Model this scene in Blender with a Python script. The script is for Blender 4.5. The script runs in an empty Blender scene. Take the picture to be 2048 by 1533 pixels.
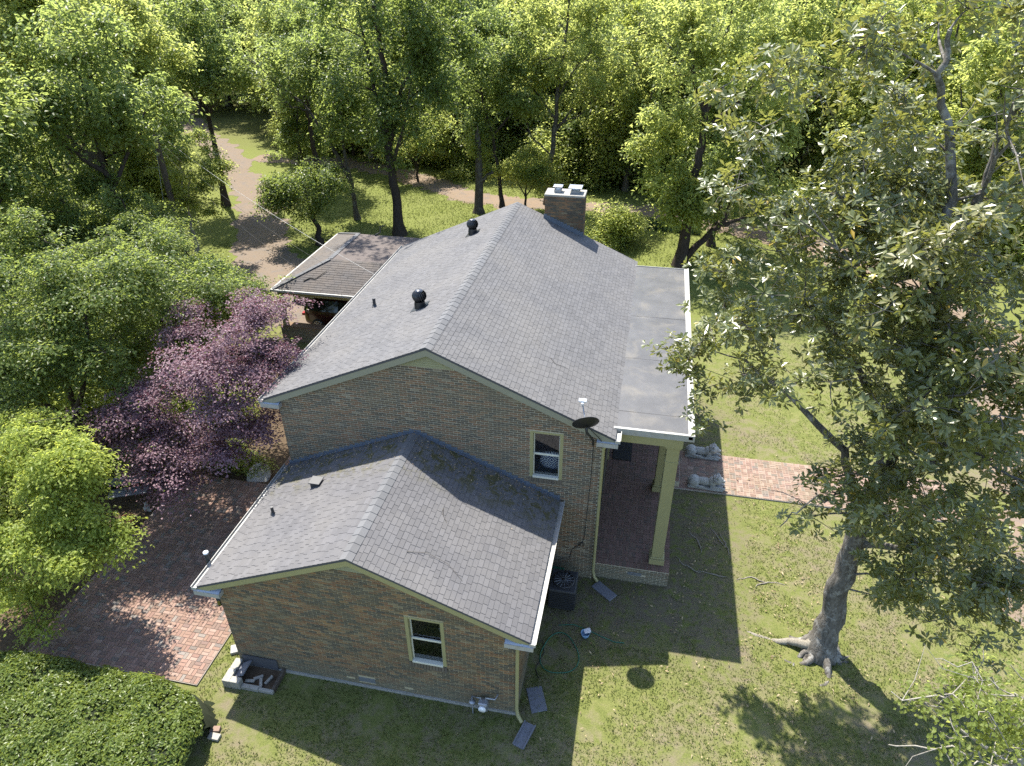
import bpy, math, random
import numpy as np
from mathutils import Matrix, Vector

random.seed(7)
rng = np.random.default_rng(7)
scene = bpy.context.scene
COL = scene.collection
R = math.radians

# ------------------------------------------------------------------ camera, sky, sun, exposure
cam_d = bpy.data.cameras.new('camera')
cam = bpy.data.objects.new('camera', cam_d)
COL.objects.link(cam)
scene.camera = cam
cam_d.sensor_fit = 'HORIZONTAL'
cam_d.sensor_width = 36.0
cam_d.lens = 36.0 * 1374.97 / 2048.0
cam_d.clip_end = 2000.0
cam_d.clip_start = 0.1
CAMP = np.array([9.5674, -14.3251, 15.6635])
_yaw, _pit, _rol = 0.2015, -0.5589, -0.0039
_fw = Vector((-math.sin(_yaw) * math.cos(_pit), math.cos(_yaw) * math.cos(_pit), math.sin(_pit)))
_rt = Vector((math.cos(_yaw), math.sin(_yaw), 0.0))
_up = _rt.cross(_fw)
_r2 = math.cos(_rol) * _rt + math.sin(_rol) * _up
_u2 = -math.sin(_rol) * _rt + math.cos(_rol) * _up
_m = Matrix((_r2, _u2, -_fw)).transposed().to_4x4()
_m.translation = Vector(CAMP)
cam.matrix_world = _m

SUN_TO = Vector((-0.300, 0.400, 0.870)).normalized()      # towards the sun
world = bpy.data.worlds.new('World')
scene.world = world
world.use_nodes = True
wn = world.node_tree
wn.nodes.clear()
sky = wn.nodes.new('ShaderNodeTexSky')
sky.sky_type = 'NISHITA'
sky.sun_disc = False
sky.sun_elevation = math.asin(SUN_TO.z)
sky.sun_rotation = math.atan2(SUN_TO.x, SUN_TO.y)
sky.air_density = 1.0
sky.dust_density = 1.0
bg = wn.nodes.new('ShaderNodeBackground')
bg.inputs[1].default_value = 0.15
wo = wn.nodes.new('ShaderNodeOutputWorld')
wn.links.new(sky.outputs[0], bg.inputs[0])
wn.links.new(bg.outputs[0], wo.inputs[0])

sun_d = bpy.data.lights.new('sun', 'SUN')
sun_d.energy = 5.0
sun_d.angle = R(0.53)
sun_d.color = (1.0, 0.95, 0.86)
sun = bpy.data.objects.new('sun', sun_d)
COL.objects.link(sun)
sun.rotation_euler = (-SUN_TO).to_track_quat('-Z', 'Y').to_euler()
sun.location = (0, 0, 60)

scene.view_settings.view_transform = 'Standard'
scene.view_settings.look = 'None'
scene.view_settings.gamma = 1.0
scene.view_settings.exposure = 1.6
scene.view_settings.use_curve_mapping = False
scene.render.engine = 'CYCLES'
scene.cycles.max_bounces = 6
scene.cycles.diffuse_bounces = 3
scene.cycles.transmission_bounces = 4
scene.cycles.transparent_max_bounces = 6
scene.cycles.caustics_reflective = False
scene.cycles.caustics_refractive = False
scene.cycles.use_denoising = False
scene.cycles.denoising_prefilter = 'ACCURATE'

# ------------------------------------------------------------------ small helpers
def tag(o, label=None, cat=None, group=None, kind=None):
    if label: o['label'] = label
    if cat: o['category'] = cat
    if group: o['group'] = group
    if kind: o['kind'] = kind
    return o

def empty(name, loc, label=None, cat=None, group=None, rz=0.0):
    o = bpy.data.objects.new(name, None)
    COL.objects.link(o)
    o.location = loc
    o.rotation_euler = (0, 0, rz)
    o.empty_display_size = 0.2
    return tag(o, label, cat, group)

def link(o, parent=None, world=False):
    COL.objects.link(o)
    if parent is not None:
        o.parent = parent
        if world and parent.type == 'EMPTY':
            o.matrix_parent_inverse = Matrix.Translation(-Vector(parent.location))
    return o

def np_mesh(name, V, F, mat, smooth=False, attr=None):
    """V (n,3), F (m,k) all faces of k corners; attr: dict of name -> per-face floats"""
    V = np.asarray(V, np.float32); F = np.asarray(F, np.int32)
    me = bpy.data.meshes.new(name)
    m, k = F.shape
    me.vertices.add(len(V)); me.vertices.foreach_set('co', V.ravel())
    me.loops.add(m * k); me.loops.foreach_set('vertex_index', F.ravel())
    me.polygons.add(m)
    me.polygons.foreach_set('loop_start', np.arange(0, m * k, k, dtype=np.int32))
    me.polygons.foreach_set('loop_total', np.full(m, k, np.int32))
    me.polygons.foreach_set('use_smooth', np.full(m, bool(smooth)))
    if attr:
        for an, av in attr.items():
            a = me.attributes.new(an, 'FLOAT', 'FACE')
            a.data.foreach_set('value', np.asarray(av, np.float32))
    me.update(calc_edges=True)
    if mat is not None: me.materials.append(mat)
    return me

class MB:
    """collects boxes, prisms, tubes, lathes; build() links them as one mesh object"""
    def __init__(s): s.v = []; s.f = []; s.sm = []
    def add(s, vs, fs, smooth=False):
        b = len(s.v); s.v += [tuple(map(float, p)) for p in vs]
        for f in fs: s.f.append([b + i for i in f]); s.sm.append(smooth)
        return s
    def box(s, a, b):
        x0, y0, z0 = a; x1, y1, z1 = b
        return s.add([(x0,y0,z0),(x1,y0,z0),(x1,y1,z0),(x0,y1,z0),(x0,y0,z1),(x1,y0,z1),(x1,y1,z1),(x0,y1,z1)],
                     [(0,3,2,1),(4,5,6,7),(0,1,5,4),(1,2,6,5),(2,3,7,6),(3,0,4,7)])
    def obox(s, c, ax, ay, az, hx, hy, hz):
        c, ax, ay, az = (Vector(t) for t in (c, ax, ay, az)); P = []
        for k in (-1, 1):
            for (i, j) in ((-1,-1),(1,-1),(1,1),(-1,1)):
                P.append(c + ax*hx*i + ay*hy*j + az*hz*k)
        return s.add(P, [(0,3,2,1),(4,5,6,7),(0,1,5,4),(1,2,6,5),(2,3,7,6),(3,0,4,7)])
    def prism(s, poly, a, b, f):
        """poly of 2D points, f(p, t) -> 3D, extruded from t=a to t=b"""
        n = len(poly)
        s.add([f(p, a) for p in poly] + [f(p, b) for p in poly],
              [tuple(range(n))[::-1], tuple(range(n, 2*n))] + [(i, (i+1) % n, n + (i+1) % n, n + i) for i in range(n)])
        return s
    def xz(s, poly, y0, y1): return s.prism(poly, y0, y1, lambda p, t: (p[0], t, p[1]))
    def yz(s, poly, x0, x1): return s.prism(poly, x0, x1, lambda p, t: (t, p[0], p[1]))
    def xy(s, poly, z0, z1): return s.prism(poly, z0, z1, lambda p, t: (p[0], p[1], t))
    def tube(s, pts, rad, n=8, cap=True, smooth=True):
        pts = [Vector(p) for p in pts]
        if not hasattr(rad, '__len__'): rad = [rad] * len(pts)
        vs = []; prev = None
        for i, p in enumerate(pts):
            t = (pts[min(i+1, len(pts)-1)] - pts[max(i-1, 0)])
            t = t.normalized() if t.length > 1e-9 else Vector((0,0,1))
            if prev is None:
                a = t.cross(Vector((0,0,1)));
                if a.length < 1e-3: a = Vector((1,0,0))
                a.normalize()
            else:
                a = prev - t * prev.dot(t)
                if a.length < 1e-6: a = t.orthogonal()
                a.normalize()
            prev = a; b = t.cross(a)
            for j in range(n):
                th = 2*math.pi*j/n
                vs.append(p + (a*math.cos(th) + b*math.sin(th)) * rad[i])
        fs = []
        for i in range(len(pts)-1):
            for j in range(n):
                fs.append((i*n+j, i*n+(j+1) % n, (i+1)*n+(j+1) % n, (i+1)*n+j))
        s.add(vs, fs, smooth)
        if cap:
            m = len(pts)-1
            s.add(vs[:n], [tuple(range(n))[::-1]]); s.add(vs[m*n:], [tuple(range(n))])
        return s
    def lathe(s, prof, c=(0,0,0), n=16, smooth=True, M=None):
        vs = []
        for (r, z) in prof:
            for j in range(n):
                th = 2*math.pi*j/n
                p = Vector((r*math.cos(th), r*math.sin(th), z))
                if M is not None: p = M @ p
                vs.append(p + Vector(c))
        fs = [(i*n+j, i*n+(j+1) % n, (i+1)*n+(j+1) % n, (i+1)*n+j) for i in range(len(prof)-1) for j in range(n)]
        s.add(vs, fs, smooth)
        return s
    def ellipsoid(s, c, r, n=14, m=8, M=None):
        vs = []; fs = []
        for i in range(m+1):
            ph = math.pi*i/m
            for j in range(n):
                th = 2*math.pi*j/n
                p = Vector((r[0]*math.sin(ph)*math.cos(th), r[1]*math.sin(ph)*math.sin(th), r[2]*math.cos(ph)))
                if M is not None: p = M @ p
                vs.append(p + Vector(c))
        for i in range(m):
            for j in range(n): fs.append((i*n+j, (i+1)*n+j, (i+1)*n+(j+1) % n, i*n+(j+1) % n))
        return s.add(vs, fs, True)
    def mesh(s, name, mat):
        me = bpy.data.meshes.new(name)
        me.from_pydata(s.v, [], s.f)
        me.polygons.foreach_set('use_smooth', s.sm)
        me.update()
        if mat is not None: me.materials.append(mat)
        return me
    def build(s, name, mat, parent=None, world=True):
        return link(bpy.data.objects.new(name, s.mesh(name, mat)), parent, world)

def bevel(o, w=0.01, seg=2):
    m = o.modifiers.new('bevel', 'BEVEL'); m.width = w; m.segments = seg; m.limit_method = 'ANGLE'
    return o

def copy_tree(o, parent=None, loc=None, rz=None, scale=None):
    c = o.copy(); COL.objects.link(c); c.parent = parent
    if loc is not None: c.location = loc
    if rz is not None: c.rotation_euler = (0, 0, rz)
    if scale is not None: c.scale = scale if hasattr(scale, '__len__') else (scale,)*3
    for ch in o.children: copy_tree(ch, c)
    return c

# ------------------------------------------------------------------ materials
class NT:
    def __init__(s, name):
        s.m = bpy.data.materials.new(name); s.m.use_nodes = True
        s.t = s.m.node_tree; s.t.nodes.clear()
        s.out = s.t.nodes.new('ShaderNodeOutputMaterial')
    def n(s, typ, **kw):
        x = s.t.nodes.new('ShaderNode' + typ)
        for k, v in kw.items(): setattr(x, k, v)
        return x
    def l(s, a, b): s.t.links.new(a, b)
    def val(s, sock, v):
        if isinstance(v, bpy.types.NodeSocket): s.l(v, sock)
        else: sock.default_value = v
    def math(s, op, a, b=0.0, c=None, clamp=False):
        x = s.n('Math', operation=op, use_clamp=clamp)
        s.val(x.inputs[0], a); s.val(x.inputs[1], b)
        if c is not None: s.val(x.inputs[2], c)
        return x.outputs[0]
    def mix(s, f, a, b, bt='MIX'):
        x = s.n('Mix', data_type='RGBA', blend_type=bt)
        s.val(x.inputs[0], f)
        for sock, v in ((x.inputs[6], a), (x.inputs[7], b)):
            if isinstance(v, bpy.types.NodeSocket): s.l(v, sock)
            else: sock.default_value = (*v, 1.0)
        return x.outputs[2]
    def ramp(s, f, stops, interp='LINEAR'):
        x = s.n('ValToRGB'); x.color_ramp.interpolation = interp
        e = x.color_ramp.elements
        while len(e) < len(stops): e.new(0.5)
        for i, (p, c) in enumerate(stops):
            e[i].position = p; e[i].color = (*c, 1.0)
        s.val(x.inputs[0], f)
        return x.outputs[0]
    def noise(s, scale, detail=4.0, rough=0.55, vec=None, dist=0.0):
        x = s.n('TexNoise'); x.inputs['Scale'].default_value = scale
        x.inputs['Detail'].default_value = detail; x.inputs['Roughness'].default_value = rough
        x.inputs['Distortion'].default_value = dist
        if vec is not None: s.l(vec, x.inputs['Vector'])
        return x.outputs[0]
    def pos(s): return s.n('NewGeometry').outputs['Position']
    def step(s, f, lo, hi):
        x = s.n('MapRange'); x.clamp = True
        s.val(x.inputs[0], f); x.inputs[1].default_value = lo; x.inputs[2].default_value = hi
        return x.outputs[0]
    def bump(s, h, strength=0.3, dist=0.02):
        x = s.n('Bump'); x.inputs['Strength'].default_value = strength; x.inputs['Distance'].default_value = dist
        s.l(h, x.inputs['Height']); return x.outputs[0]
    def bsdf(s, col, rough=0.8, spec=0.3, metal=0.0, normal=None, **kw):
        x = s.n('BsdfPrincipled')
        if isinstance(col, bpy.types.NodeSocket): s.l(col, x.inputs['Base Color'])
        else: x.inputs['Base Color'].default_value = (*col, 1.0)
        s.val(x.inputs['Roughness'], rough)
        x.inputs['Specular IOR Level'].default_value = spec
        x.inputs['Metallic'].default_value = metal
        if normal is not None: s.l(normal, x.inputs['Normal'])
        return x.outputs[0]
    def done(s, shader): s.l(shader, s.out.inputs[0]); return s.m

def simple(name, col, rough=0.7, spec=0.3, metal=0.0, var=0.18, scale=6.0, dirt=None, dirt_amt=0.5, bump=0.0, bscale=60.0):
    t = NT(name); p = t.pos()
    n = t.noise(scale, 5, 0.6, p)
    dark = tuple(c * (1 - var) for c in col); lite = tuple(min(1, c * (1 + var)) for c in col)
    c = t.mix(n, dark, lite)
    if dirt is not None:
        d = t.step(t.noise(scale * 0.7, 6, 0.65, p, 0.4), 0.5, 0.75)
        c = t.mix(t.math('MULTIPLY', d, dirt_amt), c, dirt)
    nm = t.bump(t.noise(bscale, 4, 0.6, p), bump, 0.01) if bump else None
    return t.done(t.bsdf(c, rough, spec, metal, nm))

def piece_rand(t):
    """one number per piece: objects have their own random number, joined pieces their own island"""
    g = t.n('NewGeometry'); o = t.n('ObjectInfo')
    a = t.math('MULTIPLY', o.outputs['Random'], 7.31)
    return t.math('FRACT', t.math('ADD', g.outputs['Random Per Island'], a))

def brick_mat(name, stops, grime=(0.10, 0.09, 0.06), grime_amt=0.5, moss_low=False):
    t = NT(name); p = t.pos(); r = piece_rand(t)
    c = t.ramp(r, stops, 'CONSTANT')
    r2 = t.math('FRACT', t.math('MULTIPLY', r, 37.7))
    c = t.mix(t.math('MULTIPLY', r2, 0.35), c, (0.13, 0.095, 0.06))
    n = t.noise(38, 5, 0.7, p)
    c = t.mix(t.step(n, 0.35, 0.75), c, t.mix(0.3, c, (0.20, 0.17, 0.115)))
    g = t.step(t.noise(0.9, 5, 0.6, p), 0.42, 0.72)
    c = t.mix(t.math('MULTIPLY', g, grime_amt), c, grime)
    if moss_low:
        z = t.n('SeparateXYZ'); t.l(p, z.inputs[0])
        h = t.math('ADD', z.outputs[2], t.math('MULTIPLY', t.noise(1.6, 4, 0.6, p), -1.1))
        low = t.math('SUBTRACT', 1.0, t.step(h, -0.35, 0.35))
        c = t.mix(t.math('MULTIPLY', low, 0.75), c, (0.125, 0.12, 0.085))
    return t.done(t.bsdf(c, 0.9, 0.15, 0, t.bump(n, 0.35, 0.004)))

def mortar_mat(name, col, moss=True):
    t = NT(name); p = t.pos()
    n = t.noise(30, 5, 0.7, p)
    c = t.mix(n, tuple(a * 0.7 for a in col), tuple(a * 1.15 for a in col))
    g = t.step(t.noise(0.9, 5, 0.6, p), 0.42, 0.75)
    c = t.mix(t.math('MULTIPLY', g, 0.45), c, (0.15, 0.14, 0.09))
    return t.done(t.bsdf(c, 0.95, 0.1, 0, t.bump(n, 0.4, 0.004)))

def shingle_mat(name, base, moss_y=None, brown=0.0):
    t = NT(name); p = t.pos(); r = piece_rand(t)
    v = t.ramp(r, [(0, tuple(a*0.88 for a in base)), (0.35, tuple(a*0.97 for a in base)), (0.7, tuple(a*1.03 for a in base)), (1, tuple(a*1.12 for a in base))])
    gran = t.noise(210, 3, 0.8, p)
    v = t.mix(t.step(gran, 0.35, 0.7), t.mix(0.35, v, (0.03, 0.03, 0.032)), v)
    big = t.noise(0.55, 5, 0.6, p)
    v = t.mix(t.math('MULTIPLY', t.step(big, 0.4, 0.75), 0.35), v, (0.15, 0.14, 0.125))
    # run-off streaks down the slope
    mp = t.n('Mapping'); mp.inputs['Scale'].default_value = (0.35, 3.2, 0.35); t.l(p, mp.inputs[0])
    st = t.step(t.noise(1.4, 4, 0.6, mp.outputs[0]), 0.5, 0.8)
    v = t.mix(t.math('MULTIPLY', st, 0.28), v, (0.075, 0.074, 0.078))
    if moss_y is not None:
        z = t.n('SeparateXYZ'); t.l(p, z.inputs[0])
        k = t.step(z.outputs[1], moss_y - 0.5, moss_y + 0.6)
        mn = t.step(t.noise(3.4, 10, 0.8, p, 0.8), 0.5, 0.55)
        k2 = t.math('MULTIPLY', k, mn)
        mc = t.mix(t.noise(14, 5, 0.7, p), (0.03, 0.028, 0.010), (0.10, 0.092, 0.032))
        v = t.mix(t.math('MULTIPLY', k2, 0.9), v, mc)
    if brown:
        v = t.mix(t.math('MULTIPLY', t.step(t.noise(1.1, 6, 0.65, p), 0.3, 0.7), brown), v, (0.115, 0.085, 0.06))
    return t.done(t.bsdf(v, 0.93, 0.18, 0, t.bump(gran, 0.25, 0.003)))

def leaf_mat(name, dark, light, trans, tfac=0.42, rough=0.45, spec=0.35, back=None, hue_obj=0.4, rare=None):
    t = NT(name)
    a = t.n('Attribute', attribute_name='tint').outputs['Fac']
    o = t.n('ObjectInfo').outputs['Random']
    stops = [(0.0, dark), (0.9, light), (1.0, light)]
    if rare is not None: stops = [(0.0, dark), (0.955, light), (0.965, rare), (1.0, rare)]
    c = t.ramp(a, stops)
    c = t.mix(t.math('MULTIPLY', o, hue_obj), c, (0.05, 0.08, 0.02))
    if back is not None:
        bf = t.n('NewGeometry').outputs['Backfacing']
        c = t.mix(t.math('MULTIPLY', bf, 0.8), c, back)
    d = t.bsdf(c, rough, spec)
    tr = t.n('BsdfTranslucent')
    tc = t.mix(a, tuple(x * 0.8 for x in trans), trans)
    t.l(tc, tr.inputs[0])
    mx = t.n('MixShader'); mx.inputs[0].default_value = tfac
    t.l(d, mx.inputs[1]); t.l(tr.outputs[0], mx.inputs[2])
    return t.done(mx.outputs[0])

def bark_mat(name, a, b, lichen=None, scale=5.0):
    t = NT(name); tc = t.n('TexCoord').outputs['Object']
    mp = t.n('Mapping'); mp.inputs['Scale'].default_value = (1, 1, 0.22); t.l(tc, mp.inputs[0])
    n = t.noise(scale * 4, 6, 0.7, mp.outputs[0], 0.3)
    c = t.mix(t.step(n, 0.35, 0.68), a, b)
    if lichen is not None:
        c = t.mix(t.math('MULTIPLY', t.step(t.noise(scale * 0.9, 6, 0.7, tc), 0.52, 0.62), 0.7), c, lichen)
    return t.done(t.bsdf(c, 0.95, 0.1, 0, t.bump(n, 0.8, 0.03)))

def glass_mat(name, tint=(0.75, 0.8, 0.8)):
    t = NT(name)
    tr = t.n('BsdfTransparent'); tr.inputs[0].default_value = (*tint, 1)
    gl = t.n('BsdfGlossy'); gl.inputs[0].default_value = (1, 1, 1, 1); gl.inputs['Roughness'].default_value = 0.015
    fr = t.n('Fresnel'); fr.inputs[0].default_value = 1.55
    f = t.math('ADD', t.math('MULTIPLY', fr.outputs[0], 1.7), 0.03, clamp=True)
    mx = t.n('MixShader'); t.l(f, mx.inputs[0]); t.l(tr.outputs[0], mx.inputs[1]); t.l(gl.outputs[0], mx.inputs[2])
    return t.done(mx.outputs[0])

BRICK_STOPS = [(0.0, (0.164, 0.082, 0.042)), (0.15, (0.199, 0.108, 0.052)), (0.32, (0.136, 0.093, 0.052)), (0.44, (0.073, 0.066, 0.050)),
               (0.64, (0.104, 0.078, 0.048)), (0.76, (0.230, 0.135, 0.061)), (0.84, (0.062, 0.056, 0.046)), (0.94, (0.195, 0.155, 0.092))]
MAIN_STOPS = [(0.0, (0.138, 0.081, 0.050)), (0.16, (0.164, 0.088, 0.053)), (0.33, (0.115, 0.085, 0.057)), (0.45, (0.070, 0.062, 0.052)),
               (0.66, (0.093, 0.071, 0.051)), (0.80, (0.183, 0.107, 0.061)), (0.86, (0.062, 0.053, 0.047)), (0.96, (0.194, 0.162, 0.117))]
PAVE_STOPS = [(0.0, (0.211, 0.128, 0.105)), (0.2, (0.176, 0.105, 0.088)), (0.4, (0.235, 0.152, 0.127)), (0.6, (0.143, 0.096, 0.086)),
              (0.74, (0.260, 0.180, 0.152)), (0.84, (0.119, 0.105, 0.101)), (0.93, (0.179, 0.161, 0.150))]
PORCH_STOPS = [(0.0, (0.144, 0.081, 0.070)), (0.3, (0.120, 0.067, 0.058)), (0.6, (0.163, 0.095, 0.081)), (0.85, (0.095, 0.066, 0.060))]
WALK_STOPS = [(0.0, (0.192, 0.124, 0.103)), (0.2, (0.164, 0.104, 0.087)), (0.4, (0.217, 0.146, 0.119)), (0.6, (0.147, 0.102, 0.088)),
              (0.75, (0.233, 0.170, 0.139)), (0.88, (0.127, 0.109, 0.099))]
M = {}
M['wing_brick'] = brick_mat('wing_brick', BRICK_STOPS, moss_low=True)
M['main_brick'] = brick_mat('main_brick', MAIN_STOPS, grime=(0.13, 0.12, 0.09), grime_amt=0.4, moss_low=True)
M['chimney_brick'] = brick_mat('chimney_brick', BRICK_STOPS, grime=(0.03, 0.028, 0.025), grime_amt=0.9)
M['sill_brick'] = brick_mat('sill_brick', [(0, (0.07, 0.06, 0.055)), (0.5, (0.10, 0.085, 0.07))])
M['pave_brick'] = brick_mat('pave_brick', PAVE_STOPS, grime=(0.12, 0.08, 0.06), grime_amt=0.35)
M['porch_brick'] = brick_mat('porch_brick', PORCH_STOPS, grime=(0.12, 0.08, 0.06), grime_amt=0.3)
M['walk_brick'] = brick_mat('walk_brick', WALK_STOPS, grime=(0.15, 0.13, 0.08), grime_amt=0.35)
M['mortar'] = mortar_mat('mortar', (0.42, 0.38, 0.29))
M['wing_mortar'] = mortar_mat('wing_mortar', (0.36, 0.31, 0.20))
M['soot_mortar'] = mortar_mat('soot_mortar', (0.13, 0.11, 0.085))
M['pave_joint'] = mortar_mat('pave_joint', (0.34, 0.30, 0.26))
M['shingle'] = shingle_mat('shingle', (0.108, 0.107, 0.109))
M['wing_shingle'] = shingle_mat('wing_shingle', (0.105, 0.103, 0.106), moss_y=-1.35)
M['carport_shingle'] = shingle_mat('carport_shingle', (0.088, 0.083, 0.08), brown=0.4)
M['ridge_cap'] = shingle_mat('ridge_cap', (0.118, 0.12, 0.124))
M['deck'] = simple('roof_deck', (0.06, 0.06, 0.065), 0.95)
M['flat_roof'] = simple('flat_roof', (0.062, 0.06, 0.058), 0.42, 0.4, var=0.5, scale=1.6, dirt=(0.13, 0.115, 0.09), dirt_amt=0.75, bump=0.12, bscale=3.0)
M['carport_flat'] = simple('carport_flat', (0.08, 0.066, 0.06), 0.85, var=0.2, scale=1.5, dirt=(0.07, 0.055, 0.045), bump=0.1)
M['trim'] = simple('olive_trim', (0.245, 0.225, 0.11), 0.55, 0.35, var=0.10, scale=4, dirt=(0.20, 0.18, 0.10), dirt_amt=0.35)
M['fascia'] = simple('grey_fascia', (0.20, 0.196, 0.145), 0.55, 0.35, var=0.1, scale=4, dirt=(0.18, 0.17, 0.12), dirt_amt=0.4)
M['gutter'] = simple('weathered_gutter', (0.29, 0.285, 0.265), 0.6, 0.35, var=0.2, scale=9, dirt=(0.20, 0.18, 0.135), dirt_amt=0.75)
M['gutter_return'] = simple('return_metal', (0.30, 0.33, 0.38), 0.5, 0.4, var=0.12)
M['white_sash'] = simple('white_sash', (0.48, 0.47, 0.40), 0.5, 0.35, var=0.08)
M['glass'] = glass_mat('window_glass')
M['room'] = simple('room_wall', (0.10, 0.095, 0.085), 0.9)
M['concrete'] = simple('concrete', (0.25, 0.24, 0.21), 0.9, 0.2, var=0.25, scale=9, dirt=(0.12, 0.115, 0.08), bump=0.3)
M['stone'] = simple('cast_stone', (0.29, 0.287, 0.27), 0.85, 0.25, var=0.2, scale=12, dirt=(0.17, 0.165, 0.14), dirt_amt=0.8, bump=0.7, bscale=45)
M['galv'] = simple('galvanised', (0.26, 0.275, 0.30), 0.4, 0.5, 0.6, var=0.15)
M['flashing'] = simple('flashing', (0.10, 0.12, 0.15), 0.55, 0.4, 0.2, var=0.3, scale=5)
M['black_metal'] = simple('black_metal', (0.016, 0.016, 0.017), 0.38, 0.5, 0.0, var=0.2)
M['dish_black'] = simple('dish_black', (0.012, 0.012, 0.013), 0.5, 0.4)
M['dish_face'] = simple('dish_face', (0.16, 0.16, 0.16), 0.5, 0.4)
M['plastic_white'] = simple('plastic_white', (0.62, 0.63, 0.65), 0.4, 0.4)
M['dark_plastic'] = simple('dark_plastic', (0.03, 0.032, 0.036), 0.5, 0.4)
M['green_plastic'] = simple('green_plastic', (0.02, 0.10, 0.06), 0.5, 0.4)
M['blue_plastic'] = simple('blue_plastic', (0.14, 0.24, 0.36), 0.5, 0.4)
M['slate'] = simple('slate_panel', (0.115, 0.12, 0.138), 0.6, 0.4, var=0.15)
M['wire'] = simple('wire', (0.025, 0.025, 0.025), 0.6)
M['wire_light'] = simple('wire_light', (0.3, 0.3, 0.29), 0.5, 0.4, 0.3)
M['pole_wood'] = bark_mat('pole_wood', (0.05, 0.04, 0.032), (0.11, 0.09, 0.07))
M['terracotta'] = simple('terracotta', (0.40, 0.17, 0.075), 0.8)
M['rubber'] = simple('rubber', (0.015, 0.015, 0.015), 0.7)
M['yellow_plastic'] = simple('yellow_plastic', (0.55, 0.45, 0.05), 0.5)
M['dead_leaf'] = leaf_mat('dead_leaf', (0.20, 0.13, 0.07), (0.42, 0.33, 0.20), (0.35, 0.24, 0.12), 0.15, 0.6)
M['bark_mag'] = bark_mat('bark_magnolia', (0.06, 0.054, 0.045), (0.16, 0.148, 0.13), (0.27, 0.265, 0.245), 4.0)
M['bark_root'] = bark_mat('bark_root', (0.13, 0.115, 0.09), (0.25, 0.23, 0.19))
M['bark'] = bark_mat('bark_grey', (0.035, 0.03, 0.024), (0.095, 0.082, 0.065), (0.13, 0.13, 0.105))
M['bark_dark'] = bark_mat('bark_dark', (0.025, 0.02, 0.016), (0.065, 0.052, 0.042))
M['bark_pale'] = bark_mat('bark_pale', (0.16, 0.145, 0.12), (0.32, 0.30, 0.265))
M['leaf_mag'] = leaf_mat('magnolia_leaf', (0.058, 0.07, 0.018), (0.15, 0.158, 0.046), (0.40, 0.41, 0.08), 0.28, 0.36, 0.7, back=(0.16, 0.15, 0.06), rare=(0.42, 0.27, 0.03))
M['leaf_bright'] = leaf_mat('bright_leaf', (0.08, 0.115, 0.03), (0.15, 0.185, 0.052), (0.58, 0.63, 0.17), 0.57, 0.5, 0.25)
M['leaf_green'] = leaf_mat('green_leaf', (0.05, 0.085, 0.025), (0.11, 0.15, 0.046), (0.42, 0.50, 0.13), 0.53, 0.45, 0.32)
M['leaf_dark'] = leaf_mat('dark_leaf', (0.032, 0.06, 0.016), (0.08, 0.115, 0.032), (0.34, 0.42, 0.09), 0.48, 0.42, 0.35)
M['leaf_yellow'] = leaf_mat('yellow_green_leaf', (0.135, 0.18, 0.035), (0.225, 0.27, 0.06), (0.56, 0.62, 0.12), 0.5, 0.5, 0.25, hue_obj=0.15)
M['leaf_purple'] = leaf_mat('purple_leaf', (0.066, 0.036, 0.048), (0.255, 0.165, 0.185), (0.28, 0.10, 0.13), 0.25, 0.5, 0.25, hue_obj=0.0, rare=(0.11, 0.15, 0.02))
M['leaf_hedge'] = leaf_mat('hedge_leaf', (0.05, 0.082, 0.018), (0.155, 0.195, 0.042), (0.36, 0.43, 0.08), 0.42, 0.42, 0.35, hue_obj=0.0)
M['leaf_layer'] = leaf_mat('layered_leaf', (0.04, 0.07, 0.018), (0.098, 0.132, 0.034), (0.35, 0.42, 0.09), 0.5, 0.45, 0.3, hue_obj=0.3)
M['leaf_core'] = simple('hedge_inner_shade', (0.012, 0.017, 0.006), 0.95)
M['blade'] = leaf_mat('grass_blade', (0.046, 0.068, 0.014), (0.172, 0.19, 0.058), (0.21, 0.25, 0.06), 0.34, 0.6, 0.2, hue_obj=0.0, rare=(0.30, 0.24, 0.12))

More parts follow.
